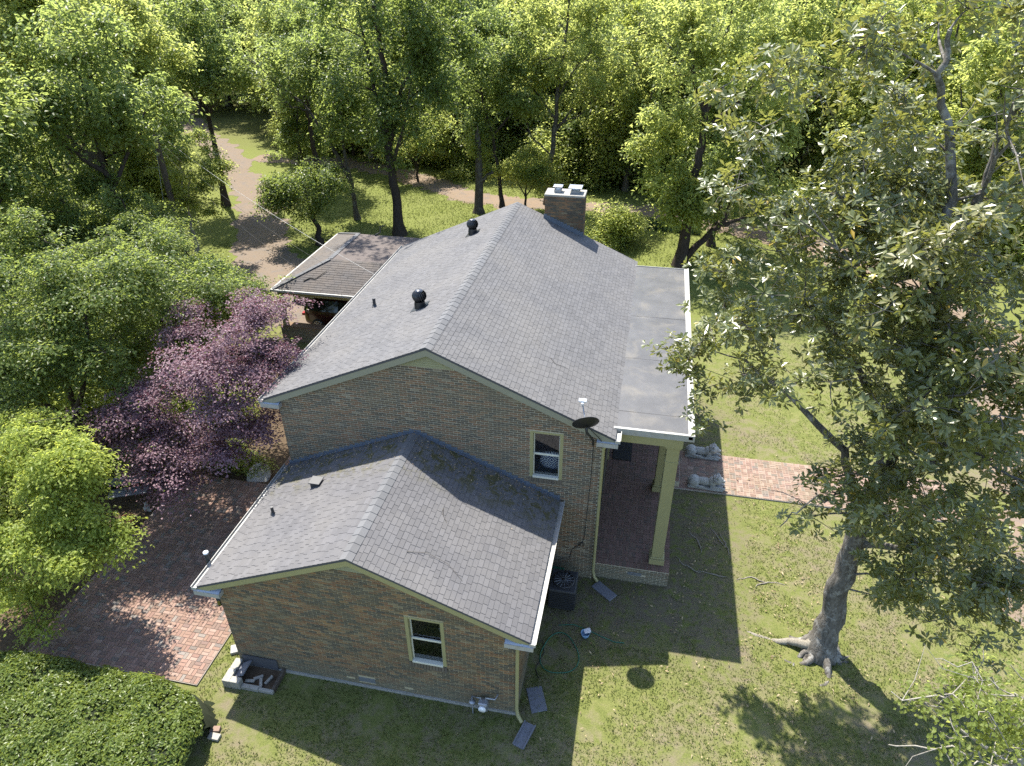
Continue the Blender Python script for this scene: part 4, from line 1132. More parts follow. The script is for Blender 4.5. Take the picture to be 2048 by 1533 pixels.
# garden hose
def hose(pts, label, mat='green_plastic', r=.014):
    tag(MB().tube(pts, r, 6).build('garden_hose', M[mat]), label, 'hose')
hp_ = []
for i in range(60):
    a = i / 59 * 2 * math.pi * 1.35; rr = .62 + .05 * math.sin(a * 3)
    hp_.append((8.45 + rr * .8 * math.cos(a + 1.2), -2.75 + rr * math.sin(a + 1.2), .018 + .006 * (i // 44)))
hose(hp_, 'green garden hose coiled on the grass right of the wing')
hose([(8.3, -1.85, .016), (8.7, -1.75, .016), (9.1, -1.85, .016), (9.5, -2.0, .016), (9.85, -2.1, .016), (10.1, -2.08, .016)], 'stretched green hose end lying on the shaded grass below the porch')
hose([(7.75, -2.6, .05), (7.95, -2.4, .015), (8.05, -2.8, .012), (7.9, -3.3, .012), (8.05, -3.6, .012)], 'thin black hose beside the wing side wall', 'wire', .010)
bc = empty('blue_bucket', (9.05, -2.05, 0), 'blue and white plastic tub on the shaded grass beside the hose', 'tub')
MB().lathe([(0, .01), (.10, .01), (.125, .14), (.115, .14), (.095, .03), (0, .03)], (9.05, -2.05, 0), 16).build('tub_body', M['blue_plastic'], bc)
MB().obox((9.1, -1.98, .14), (.9, .3, .2), (-.3, .95, 0), (-.2, 0, 1), .09, .07, .008).build('lid', M['plastic_white'], bc)
# patio corner: bench, pots, table, statue, stepping stone
bn = empty('garden_bench', (-6.55, .35, 0), 'dark metal garden bench in the shade beside the patio', 'bench', None, R(25))
for i in range(4): MB().box((-.60, -.22 + i * .11, .42), (.60, -.13 + i * .11, .445)).build('slat', M['slate'], bn, False)
for i in range(3): MB().box((-.60, .26, .52 + i * .12), (.60, .285, .60 + i * .12)).build('back_slat', M['slate'], bn, False)
for s in (-1, 1):
    for y in (-.2, .27): MB().tube([(s * .55, y, 0), (s * .55, y, .42 if y < 0 else .9)], .02, 6).build('leg', M['black_metal'], bn, False)
tb = empty('round_table', (-6.9, -1.35, 0), 'round grey garden table half hidden under the yellow green tree', 'table')
MB().lathe([(0, .70), (.42, .70), (.43, .685), (.42, .67), (0, .67)], (-6.9, -1.35, 0), 28).build('top', M['stone'], tb)
MB().lathe([(.22, 0), (.2, .03), (.05, .10), (.05, .66)], (-6.9, -1.35, 0), 14).build('pedestal', M['stone'], tb)
def pot(x, y, s, label):
    o = empty('flower_pot', (x, y, 0), label, 'flower pot')
    MB().lathe([(0, .01), (.12 * s, .01), (.17 * s, .26 * s), (.19 * s, .26 * s), (.19 * s, .32 * s), (.165 * s, .32 * s), (.15 * s, .24 * s)], (x, y, 0), 20).build('pot', M['terracotta'], o)
    MB().lathe([(0, .255 * s), (.155 * s, .25 * s)], (x, y, 0), 16).build('soil', M['soil'], o)
pot(-5.82, -.72, 1.15, 'terracotta flower pot beside the patio edge')
go = MB(); go.ellipsoid((0, 0, .14), (.10, .12, .14)); go.ellipsoid((.02, .02, .33), (.07, .07, .08)); go.ellipsoid((.10, -.02, .08), (.10, .05, .06)); go.ellipsoid((-.06, .09, .2), (.05, .05, .10))
g_ = go.build('garden_statue', M['stone']); g_.location = (-5.72, .02, .0); g_.scale = (.9, .9, .9)
m = g_.modifiers.new('remesh', 'REMESH'); m.mode = 'VOXEL'; m.voxel_size = .015; m.use_smooth_shade = True
tag(g_, 'small white garden figure at the patio edge', 'statue')
ss = MB().lathe([(0, .09), (.40, .09), (.43, .06), (.43, 0)], (0, 0, 0), 9, False).build('stone_slab', M['stone']); ss.location = (-2.95, 2.35, .055); ss.rotation_euler = (R(28), 0, .3); ss.scale = (1, 1.15, 1)
tag(ss, 'large pale upright stone slab at the back of the patio under the purple maple', 'stone')
ln = empty('wall_lantern', (.05, -4.35, 1.8), 'small glass lantern hanging below the wing eave corner', 'lantern')
MB().box((.02, -4.40, 1.86), (.10, -4.32, 2.06)).build('lantern_glass', M['glass'], ln)
MB().lathe([(0, 2.14), (.08, 2.065), (.0, 2.063)], (.06, -4.36, 0), 4, False).lathe([(0, 1.85), (.06, 1.855)], (.06, -4.36, 0), 4, False).tube([(.06, -4.36, 2.14), (.06, -4.36, 2.75)], .006, 5).build('lantern_frame', M['black_metal'], ln)

# twigs dropped on the roofs
def wz(x, y): return wing_z(x) + .022
twig('roof_twig', [(5.0, -3.9, wz(5.0, 0)), (5.4, -3.7, wz(5.4, 0) + .02), (5.9, -3.75, wz(5.9, 0) + .03), (6.3, -4.0, wz(6.3, 0))], .006, 'thin curved twig lying low on the right slope of the wing roof')
twig('roof_twig', [(5.35, -2.2, wz(5.35, 0)), (5.4, -2.4, wz(5.4, 0) + .02), (5.55, -2.6, wz(5.55, 0))], .007, 'short twig lying halfway up the wing roof')
twig('roof_twig', [(7.3, 2.1, main_z(7.3) + .02), (7.5, 1.9, main_z(7.5) + .03), (7.8, 2.0, main_z(7.8) + .02)], .006, 'short twig on the main roof above the satellite dish')
twig('gutter_twig', [(11.2, 4.6, 5.32), (11.15, 4.2, 5.36), (11.28, 3.8, 5.40), (11.2, 3.4, 5.33)], .014, 'pale dead twig caught on the porch gutter edge', 'twig', 'bark_pale')
# ------------------------------------------------------------------ trees
def unit(a): return a / np.maximum(np.linalg.norm(a, axis=-1, keepdims=True), 1e-9)

def leaf_geo(P, N, D, L, W, fold, tint, wide=0.5):
    """one folded leaf per row: 4 corners"""
    N = unit(N); D = unit(D - N * np.sum(D * N, 1, keepdims=True)); S = np.cross(N, D)
    L = L[:, None]; W = W[:, None]
    b = P - D * L * .5; t = P + D * L * .5 - N * L * fold * .8
    r = P + D * L * (wide - .5) + S * W * .5 + N * L * fold; l = P + D * L * (wide - .5) - S * W * .5 + N * L * fold
    V = np.stack([b, l, t, r], 1).reshape(-1, 3)
    F = np.arange(len(P) * 4).reshape(-1, 4)
    return V, F, tint

def lobe_points(lobes, n, r, shell=0.45):
    lob = np.array([l[:4] if len(l) == 4 else (l[0], l[1], l[2], l[3]) for l in lobes], float)
    rad = np.array([(l[3],) * 3 if len(l) == 4 else l[3:6] for l in lobes], float)
    w = rad.prod(1) ** (2 / 3); w /= w.sum()
    k = r.choice(len(lobes), n, p=w)
    d = unit(r.normal(size=(n, 3))); q = (shell + (1 - shell) * r.random(n)) ** .6
    return lob[k, :3] + d * q[:, None] * rad[k], k

def tree_mesh(name, stems, lobes, seed, bark, leafm, clumps=60, sprays=9, leaves=45, clump_r=.8, spray_r=.35, flat=.45, leaf=(.11, .075),
              droop=.25, fold=.12, up=1.0, limb_r=.05, bare=(), whorl=False, min_z=0.0, sides=9, twig_sides=3, zsq=.75, gaps=.3, shoots=.14):
    """returns (trunk mesh, crown mesh). stems: list of (points, r0, r1); lobes: crown volumes"""
    r = np.random.default_rng(seed)
    mb = MB(); skel = []; srad = []
    for pts, r0, r1 in stems:
        P = np.array(pts, float); n = max(6, len(P) * 4); t = np.linspace(0, len(P) - 1, n)
        Q = np.stack([np.interp(t, range(len(P)), P[:, i]) for i in range(3)], 1)
        Q[1:-1] = (Q[:-2] + 2 * Q[1:-1] + Q[2:]) / 4
        Q[1:-1, :2] += r.normal(0, min(.05, .3 * r0), (n - 2, 2))
        rr = r0 + (r1 - r0) * np.linspace(0, 1, n) ** (.62 if len(P) > 8 else .8)
        if P[0, 2] < .3 and r0 > .1: rr[0] *= 1.5; rr[1] *= 1.12
        mb.tube(Q, list(rr), sides)
        skel.append(Q); srad.append(rr)
    for pts, r0, r1 in bare:
        P = np.array(pts, float); n = len(P) * 4; t = np.linspace(0, len(P) - 1, n)
        Q = np.stack([np.interp(t, range(len(P)), P[:, i]) for i in range(3)], 1); Q[1:-1] += r.normal(0, .06, (n - 2, 3))
        mb.tube(Q, list(np.linspace(r0, r1, n)), 6)
        for k in range(5):
            i = int(r.integers(n // 3, n - 1)); e = Q[i] + unit(r.normal(size=3) + (Q[-1] - Q[0]) * .4) * r.uniform(.5, 1.3)
            mb.tube([Q[i], (Q[i] + e) / 2 + r.normal(0, .08, 3), e], [r1 * 1.2, r1, r1 * .4], 4)
    SK = np.concatenate(skel); SR = np.concatenate(srad)
    C, _ = lobe_points(lobes, int(clumps * (1 + gaps * 1.4)) + 2, r)
    w = r.normal(0, 1.5, (5, 3)); ph = r.uniform(0, 6.28, 5)      # ragged: leave out clumps where a smooth random field is low
    fld = np.sin(C @ w.T + ph).sum(1) + r.normal(0, .35, len(C))
    C = C[np.sort(np.argsort(-fld)[:clumps])]; clumps = len(C)
    C[:, 2] = np.maximum(C[:, 2], min_z)
    order = np.argsort(np.min(np.linalg.norm(C[:, None] - SK[None], axis=2), axis=1))
    for i in order:
        c = C[i]; dv = c - SK; dist = np.linalg.norm(dv, axis=1)
        pen = np.maximum(0, SK[:, 2] - (c[2] - .35 * np.linalg.norm(dv[:, :2], axis=1))) * 1.6
        j = int(np.argmin(dist + pen)); a = SK[j]
        m = (a + c) / 2 + np.array((0, 0, .10 * dist[j])) + r.normal(0, .07 * dist[j] + .02, 3)
        n = 6; t = np.linspace(0, 1, n)[:, None]
        Q = (1 - t) ** 2 * a + 2 * t * (1 - t) * m + t * t * c
        r0 = min(SR[j] * .75, limb_r * (.5 + .35 * dist[j])); rr = np.linspace(r0, max(.008, r0 * .3), n)
        mb.tube(Q, list(rr), 5, False)
        SK = np.concatenate([SK, Q[1:]]); SR = np.concatenate([SR, rr[1:]])
    # sprays of leaves about every clump
    K = clumps * sprays
    cid = np.repeat(np.arange(clumps), sprays)
    sc = C[cid] + unit(r.normal(size=(K, 3))) * (clump_r * np.repeat(r.uniform(.6, 1.3, clumps), sprays) * r.random(K) ** .45 * np.where(r.random(K) < shoots, r.uniform(1.2, 1.9, K), 1))[:, None] * np.array((1, 1, zsq))
    sc[:, 2] = np.maximum(sc[:, 2], min_z)
    for i in range(0, K, 2 if K < 900 else 4):
        mb.tube([C[cid[i]], (C[cid[i]] + sc[i]) / 2 + r.normal(0, .03, 3), sc[i]], [.014, .010, .006], twig_sides, False)
    if whorl:      # rosettes of big leaves at the twig tips
        ax = unit(sc - C[cid] + np.array((0, 0, .35)) + r.normal(0, .25, (K, 3)))
        n = leaves; T = K * n; sid = np.repeat(np.arange(K), n)
        h = np.stack([-ax[:, 1], ax[:, 0], np.zeros(K)], 1) + 1e-3; h = unit(h); g = np.cross(ax, h)
        th = np.tile(np.arange(n) * 2.4, K) + np.repeat(r.uniform(0, 6.28, K), n); el = r.uniform(-.15, .85, T)
        D = (h[sid] * np.cos(th)[:, None] + g[sid] * np.sin(th)[:, None]) * np.cos(el)[:, None] + ax[sid] * np.sin(el)[:, None]
        D[:, 2] -= droop * r.random(T)
        N = ax[sid] - D * np.sum(ax[sid] * D, 1, keepdims=True) + r.normal(0, .18, (T, 3)) + np.array((0, 0, .25))
        Ln = leaf[0] * r.uniform(.65, 1.15, T); Wd = leaf[1] * r.uniform(.8, 1.15, T)
        P = sc[sid] + unit(D) * (Ln * .62)[:, None] + ax[sid] * r.uniform(-.07, .07, T)[:, None]
        wide = .62
    else:
        T = K * leaves; sid = np.repeat(np.arange(K), leaves)
        tilt = unit(np.array((0, 0, 1.0)) * up + r.normal(0, .33, (K, 3)) + .35 * unit(sc - C[cid]))
        off = r.normal(0, 1, (T, 3)) * spray_r
        off -= tilt[sid] * np.sum(off * tilt[sid], 1, keepdims=True) * (1 - flat)
        P = sc[sid] + off
        P[:, 2] -= droop * np.sum(off[:, :2] ** 2, 1) / spray_r * .5
        N = tilt[sid] + r.normal(0, .34, (T, 3)) + .25 * unit(off)
        D = off * .6 / spray_r + r.normal(0, .7, (T, 3)); D[:, 2] -= droop
        Ln = leaf[0] * r.uniform(.65, 1.3, T); Wd = leaf[1] * r.uniform(.7, 1.25, T); wide = .45
    P[:, 2] = np.maximum(P[:, 2], .06)
    ct = r.random(clumps); st = r.random(K)
    tint = np.clip(.40 * ct[cid[sid]] + .34 * st[sid] + .26 * r.random(T), 0, .94)
    tint[r.random(T) > .985] = .99
    V, F, tint = leaf_geo(P, N, D, Ln, Wd, fold, tint, wide)
    crown = np_mesh('crown', V, F, leafm, False, {'tint': tint})
    return mb.mesh('trunk', bark), crown

def put_tree(name, label, loc, meshes, group=None, rz=0.0, scale=1.0, cat='tree'):
    root = empty(name, loc, label, cat, group, rz); root.scale = (scale,) * 3 if not hasattr(scale, '__len__') else scale
    for nm, me in zip(('trunk', 'crown'), meshes):
        o = bpy.data.objects.new(nm, me); COL.objects.link(o); o.parent = root
        if nm == 'crown': o['kind'] = 'stuff'
    return root

# --- the magnolia in front of the porch
MAG = (15.19, -1.27, 0)
mag_lobes = [(-3.36,1.27,12.90,1.30), (-2.07,1.27,13.38,1.40), (-3.43,0.77,8.05,1.25), (-2.86,1.27,9.78,1.50), (-1.87,1.77,11.09,1.40), (-2.13,-0.23,9.44,1.40), (-0.60,1.27,9.06,1.50), (-0.02,-0.73,9.90,1.50), (0.20,2.27,10.63,1.40), (0.65,1.27,12.43,1.80), (-0.03,-0.73,11.41,1.30), (-0.79,-0.23,6.97,1.30), (0.35,-0.73,7.25,1.50), (1.89,0.27,7.75,1.60), (0.33,-0.73,4.93,1.15), (1.60,-0.93,4.18,1.20), (3.06,0.27,4.34,1.40), (-1.34,-0.63,5.56,0.70), (-0.93,1.27,14.07,1.30), (-0.04,1.27,14.24,1.60), (-2.04,0.27,7.10,1.00), (-1.52,3.27,12.05,1.30), (-3.62,2.47,11.84,1.10), (2.90,-0.73,3.45,0.90),
    (-1.80,-0.73,8.41,1.20), (-1.16,-1.23,9.02,1.20), (-1.36,-1.23,10.97,1.20), (-0.81,-1.73,9.96,1.20), (0.12,-1.73,9.47,1.20), (-0.63,-1.23,6.99,1.10), (-0.05,-1.73,6.74,1.00), (0.63,-1.73,7.35,1.20), (-1.98,-0.23,11.08,1.20), (-1.44,0.27,12.06,1.20), (-0.52,-0.23,12.25,1.30), (1.49,-1.23,6.57,1.20), (1.60,-0.23,3.10,0.90), (1.03,0.27,2.42,0.60), (2.91,-0.23,2.36,0.90), (3.02,-0.73,4.27,1.20), (-3.48,0.77,6.99,0.80), (-3.83,1.57,8.08,0.90), (0.48,-0.73,10.35,1.40), (-0.20,-1.73,8.70,1.00)]
mag_stems = [([(0,0,-.1), (0.02,.12,1.2), (0.06,.3,2.8), (0.02,.35,4.6), (0.20,0.37,6.4), (0.28,0.37,8.2), (0.07,0.37,10.0), (-0.24,0.37,11.18), (-0.46,0.77,12.68), (-1.03,0.77,13.89), (-1.08,0.77,14.57)], .38, .035),
             ([(0.22,.37,6.6), (0.5,.8,8.6), (0.29,1.07,11.55), (0.37,1.07,12.82), (0.60,1.07,14.2)], .14, .035),
             ([(0.07,.37,10.0), (-0.47,1.2,10.6), (-1.15,1.57,11.1), (-2.2,1.6,11.6)], .11, .03),
             ([(0.1,.36,5.2), (1.2,.2,6.6), (2.2,.3,7.6)], .14, .03), ([(0.03,.35,4.4), (-.8,.5,6.2), (-2.2,.8,7.3), (-3.2,.9,8.0)], .13, .03),
             ([(0.2,.37,6.2), (-.9,.9,8.2), (-2.2,1.2,9.4)], .12, .03), ([(0.05,.33,3.6), (1.2,-.1,4.0), (2.6,.1,4.2)], .11, .03)]
mm = tree_mesh('magnolia', mag_stems, mag_lobes, 101, M['bark_mag'], M['leaf_mag'], clumps=340, sprays=13, leaves=10, gaps=.10, shoots=.05, clump_r=.62, leaf=(.19, .078), droop=.25, fold=.05, limb_r=.035, bare=[([(.1, .4, 9.5), (-1.4, -.2, 10.6), (-2.6, -.8, 11.4)], .05, .015), ([(-.2, .4, 11.1), (-.2, -.6, 12.6), (-.6, -1.2, 13.8)], .05, .015), ([(.3, .5, 8.4), (-.2, -1.2, 9.0), (-1.0, -2.2, 9.0)], .04, .012), ([(.0, .3, 5.0), (-1.0, -.8, 6.0), (-1.8, -1.5, 6.3), (-2.3, -1.7, 5.6)], .035, .01), ([(.4, 1.0, 11.6), (1.0, .2, 13.0), (1.4, -.2, 14.2)], .05, .015), ([(.2, .4, 7.0), (1.2, -1.2, 7.4), (2.2, -2.0, 7.2)], .04, .012)], whorl=True, min_z=1.6, sides=14)
mag = put_tree('magnolia_tree', 'large magnolia with glossy dark leaves and leaning grey trunk in front of porch', MAG, mm)
# single leaves nearest the lens as leaves of their own
def split_near_leaves(root, n):
    crown = [c for c in root.children if c.name.startswith('crown')][0]
    me = crown.data; nv = len(me.vertices); co = np.empty(nv * 3, np.float32); me.vertices.foreach_get('co', co); co = co.reshape(-1, 4, 3)
    tint = np.empty(len(co), np.float32); me.attributes['tint'].data.foreach_get('value', tint)
    cen = co.mean(1) + np.array(root.location); d = np.linalg.norm(cen - CAMP, axis=1)
    idx = np.argsort(d); near = idx[:n]; keep = np.sort(idx[n:])
    new = np_mesh('crown', co[keep].reshape(-1, 3), np.arange(len(keep) * 4).reshape(-1, 4), me.materials[0], False, {'tint': tint[keep]})
    crown.data = new
    lf = np_mesh('leaf', np.array([(-.5, 0, 0), (.12, .5, .05), (.5, 0, -.04), (.12, -.5, .05)]), np.array([(0, 1, 2, 3)]), me.materials[0], False, {'tint': [.55]})
    for i in near:
        q = co[i]; D = q[2] - q[0]; L = np.linalg.norm(D); D /= L; S = q[3] - q[1]; Wd = np.linalg.norm(S); S /= Wd; N = np.cross(D, S); N /= np.linalg.norm(N)
        o = bpy.data.objects.new('leaf', lf); COL.objects.link(o); o.parent = root; c = (q[0] + q[2]) / 2
        Y = np.cross(N, D)
        o.matrix_basis = Matrix(((D[0]*L, Y[0]*Wd, N[0]*L, c[0]), (D[1]*L, Y[1]*Wd, N[1]*L, c[1]), (D[2]*L, Y[2]*Wd, N[2]*L, c[2]), (0, 0, 0, 1)))
split_near_leaves(mag, 300)
# surface roots
rr_ = np.random.default_rng(9)
for k, (a, L) in enumerate(((3.35, 2.1), (3.0, .8), (2.5, .9), (3.75, .75), (4.2, 1.1), (4.55, .8), (4.95, 1.3), (5.4, .8), (5.9, .9), (.5, .7), (1.6, .8), (3.55, 1.0), (4.75, .7), (5.15, .65))):
    p = np.array((.20 * math.cos(a), .20 * math.sin(a), .30)); pts = [p]; n = 10; r0 = rr_.uniform(.11, .18)
    for i in range(n):
        a += rr_.normal(0, .30) + (.12 if k % 2 else -.08); p = p + np.array((math.cos(a), math.sin(a), 0)) * L / n
        p[2] = max(-.03, .22 - .062 * i) + .022 * math.sin(i * 1.3 + k) - .02; pts.append(p.copy())
    MB().tube([Vector(q) for q in pts], [r0 * (1 - .80 * (i / n) ** .5) for i in range(n + 1)], 7).build('root', M['bark_mag' if L < 2 else 'bark_root'], mag, False)
rt = np.random.default_rng(19)
for k in range(7):      # roots breaking the turf between the tree and the porch
    x, y = rt.uniform(-3.1, -1.0), rt.uniform(-.2, 3.6); a = math.atan2(y + .3, x) + rt.normal(0, .5); pts = []
    for i in range(9):
        pts.append(Vector((x, y, .012 + .012 * math.sin(i * .8)))); a += rt.normal(0, .35); x += .12 * math.cos(a); y += .12 * math.sin(a)
    MB().tube(pts, [.006 + .018 * math.sin(math.pi * (i + .5) / 9) for i in range(9)], 5).build('root', M['bark_root'], mag, False)

# --- garden trees at the left
yl = tree_mesh('yellow', [([(0, 0, 0), (.1, .1, 1.2), (.0, .2, 2.4), (.2, .1, 4.0)], .13, .04), ([(.1, .1, 1.1), (.9, -.3, 2.4), (1.7, -.5, 3.2)], .08, .02), ([(0, .1, .9), (-.7, -.6, 2.2), (-.9, -1.2, 3.0)], .07, .02)],
               [(1.26,0.20,5.03,0.90), (0.35,-0.30,3.64,1.20), (2.30,-0.10,4.46,0.80), (3.0,-1.00,3.41,0.65), (1.85,-0.90,3.08,0.90), (0.72,-1.20,2.26,0.90), (2.07,-1.40,1.84,0.60), (1.01,-1.70,1.19,0.60), (-0.56,0.70,4.71,1.00), (3.2,-0.90,3.36,0.45), (-0.95,-0.70,1.00,1.00)],
               102, M['bark'], M['leaf_yellow'], clumps=84, gaps=.08, sprays=12, leaves=40, clump_r=.54, spray_r=.18, flat=.25, zsq=.42, up=1.4, leaf=(.105, .062), droop=.55, limb_r=.03)
put_tree('yellow_green_tree', 'bright yellow green small tree beside the patio at the picture edge', (-6.2, -3.3, 0), yl)
pu = tree_mesh('purple', [([(0, 0, 0), (.2, -.3, 1.2), (.8, -.8, 2.8), (1.7, -1.0, 4.4), (2.3, -.6, 5.8)], .13, .03), ([(.1, -.2, .9), (-.1, -1.2, 2.2), (-.3, -2.2, 3.4)], .09, .02), ([(.2, -.3, 1.2), (1.2, -1.8, 2.6), (2.3, -2.4, 3.6)], .08, .02), ([(.1, 0, 1.0), (.1, .1, 3.0), (.4, .0, 5.0)], .07, .02)],
               [(2.9,-0.10,6.28,.95), (3.0,-0.80,5.68,0.85), (2.48,-1.30,5.51,1.20), (1.68,-2.20,5.27,1.20), (0.34,-2.20,5.11,1.10), (-0.18,-2.80,4.20,1.00), (2.73,-2.70,3.82,0.85), (2.13,-3.00,3.22,0.60), (3.2,-2.20,3.92,0.70), (1.08,-3.10,3.87,1.00), (-0.56,-3.20,3.15,0.85), (0.43,-0.00,5.81,0.80), (0.48,-3.20,2.75,0.75), (3.1,-1.50,4.87,0.80), (2.24,0.20,6.74,0.80), (2.23,-2.40,4.43,1.00)],
               103, M['bark_dark'], M['leaf_purple'], clumps=106, gaps=.16, sprays=10, leaves=46, clump_r=.6, spray_r=.20, flat=.18, leaf=(.082, .052), droop=.2, zsq=.34, up=1.6, limb_r=.03)
put_tree('purple_maple', 'purple leaved maple leaning towards the left wall of the main house', (-4.3, 2.6, 0), pu)
g1 = tree_mesh('green1', [([(0, 0, 0), (.1, .1, 1.5), (.3, 0, 3.2), (.2, .2, 5.4)], .17, .05), ([(.1, .1, 1.3), (1.4, -.4, 2.8), (2.8, -.6, 3.6)], .10, .02), ([(.1, 0, 1.6), (-1.4, -.6, 3.0), (-2.6, -.8, 3.6)], .10, .02)],
               [(.3, .2, 5.0, 2.6, 2.4, 1.5), (2.2, -.4, 4.0, 2.0, 1.8, 1.1), (-1.9, -.6, 4.2, 2.2, 1.9, 1.3), (.5, -1.8, 3.2, 2.3, 1.3, 1.0), (3.2, .6, 3.0, 1.5, 1.5, 1.0), (-3.2, -.2, 3.0, 1.5, 1.5, 1.1)],
               104, M['bark_dark'], M['leaf_layer'], clumps=96, gaps=.28, sprays=11, leaves=44, clump_r=.85, spray_r=.27, flat=.2, zsq=.34, up=1.6, leaf=(.115, .07), droop=.3, limb_r=.03)
put_tree('layered_green_tree', 'layered green tree farther back, spreading towards the driveway', (-11.4, 9.6, 0), g1)
g4 = tree_mesh('green4', [([(0, 0, 0), (.2, -.4, 1.6), (.6, -.8, 3.2), (1.2, -1.2, 5.2)], .16, .05), ([(.2, -.4, 1.6), (2.0, -1.6, 4.0), (3.2, -2.0, 5.4)], .10, .02), ([(.1, -.3, 1.4), (-.8, -1.2, 3.2), (-1.4, -1.5, 4.4)], .10, .02)],
               [(1.74,-2.00,6.34,1.30), (3.42,-2.40,6.13,1.20), (0.04,-2.00,5.26,1.30), (3.68,-1.40,6.06,1.00), (1.15,-0.20,6.66,1.20), (-1.47,-0.50,6.00,1.30), (1.19,-3.00,4.74,1.10), (-1.55,-2.00,4.72,1.20), (-0.05,-3.50,3.92,1.10), (3.96,-0.50,5.49,0.70)],
               105, M['bark_dark'], M['leaf_layer'], clumps=80, gaps=.3, sprays=11, leaves=38, clump_r=.78, spray_r=.24, flat=.2, zsq=.34, up=1.6, leaf=(.115, .075), droop=.3, limb_r=.03)
put_tree('broad_green_tree', 'broad green tree directly behind the purple maple', (-8.2, 6.0, 0), g4)
g5 = tree_mesh('green5', [([(0, 0, 0), (.1, -.3, 2), (.6, -.6, 4.4), (1.0, -.2, 7.6)], .19, .05), ([(.1, -.3, 2), (-.4, -1.2, 4.2), (-.2, -1.8, 6.4)], .11, .03), ([(.2, -.4, 2.6), (1.8, -.8, 5.0), (2.6, -.6, 7.4)], .11, .03)],
               [(0.62,0.40,7.74,1.20), (2.29,-0.10,7.44,1.20), (0.60,-0.80,6.81,1.20), (2.23,-1.10,6.46,1.10), (2.63,0.70,7.29,1.00), (0.33,-1.60,5.70,1.10), (2.02,-1.90,5.47,1.00), (2.80,-1.00,5.97,1.00), (-0.73,-0.20,7.39,1.20), (1.02,-2.30,4.66,0.90), (-0.16,-2.10,4.73,1.00), (-1.61,1.40,8.00,1.20)],
               106, M['bark_dark'], M['leaf_layer'], clumps=82, gaps=.3, sprays=11, leaves=36, clump_r=.76, spray_r=.24, flat=.2, zsq=.34, up=1.6, leaf=(.115, .075), droop=.3, limb_r=.03)
put_tree('edge_green_tree', 'taller green tree at the picture edge above the yellow green tree', (-8.6, 1.6, 0), g5)
put_tree('layered_green_tree', 'shaded green tree behind the taller tree at the picture edge', (-15.5, 6.6, 0), g1, None, 2.4, (1.0, 1.0, .92))
t3 = put_tree('layered_green_tree', 'low green tree between the purple maple and the carport post', (-8.5, 10.0, 0), g1, None, 4.2, .58)
put_tree('layered_green_tree', 'dense green tree below the big trunk left of the utility pole', (-17.5, 12.5, 0), g1, None, 1.1, 1.12)
pl_ = tree_mesh('pale', [([(0, 0, 0), (0, .1, 2), (.1, .1, 4), (.3, .2, 6)], .12, .03), ([(.0, .1, 2.6), (.8, -.3, 4.2), (1.4, -.5, 5.2)], .07, .02)],
               [(1.95,-0.10,6.30,1.10), (2.74,-0.40,5.02,1.00), (1.35,-0.90,4.52,1.10), (-0.05,0.10,5.32,1.10), (2.63,0.60,5.75,0.80), (2.08,-0.90,3.69,0.80), (3.43,-0.40,4.63,0.60)],
               108, M['bark_pale'], M['leaf_bright'], clumps=46, sprays=10, leaves=24, clump_r=.5, spray_r=.21, flat=.3, leaf=(.13, .085), droop=.35, limb_r=.03, zsq=.5)
put_tree('pale_green_tree', 'pale green young tree leaning over the driveway by the utility pole', (-17.6, 21.4, 0), pl_)

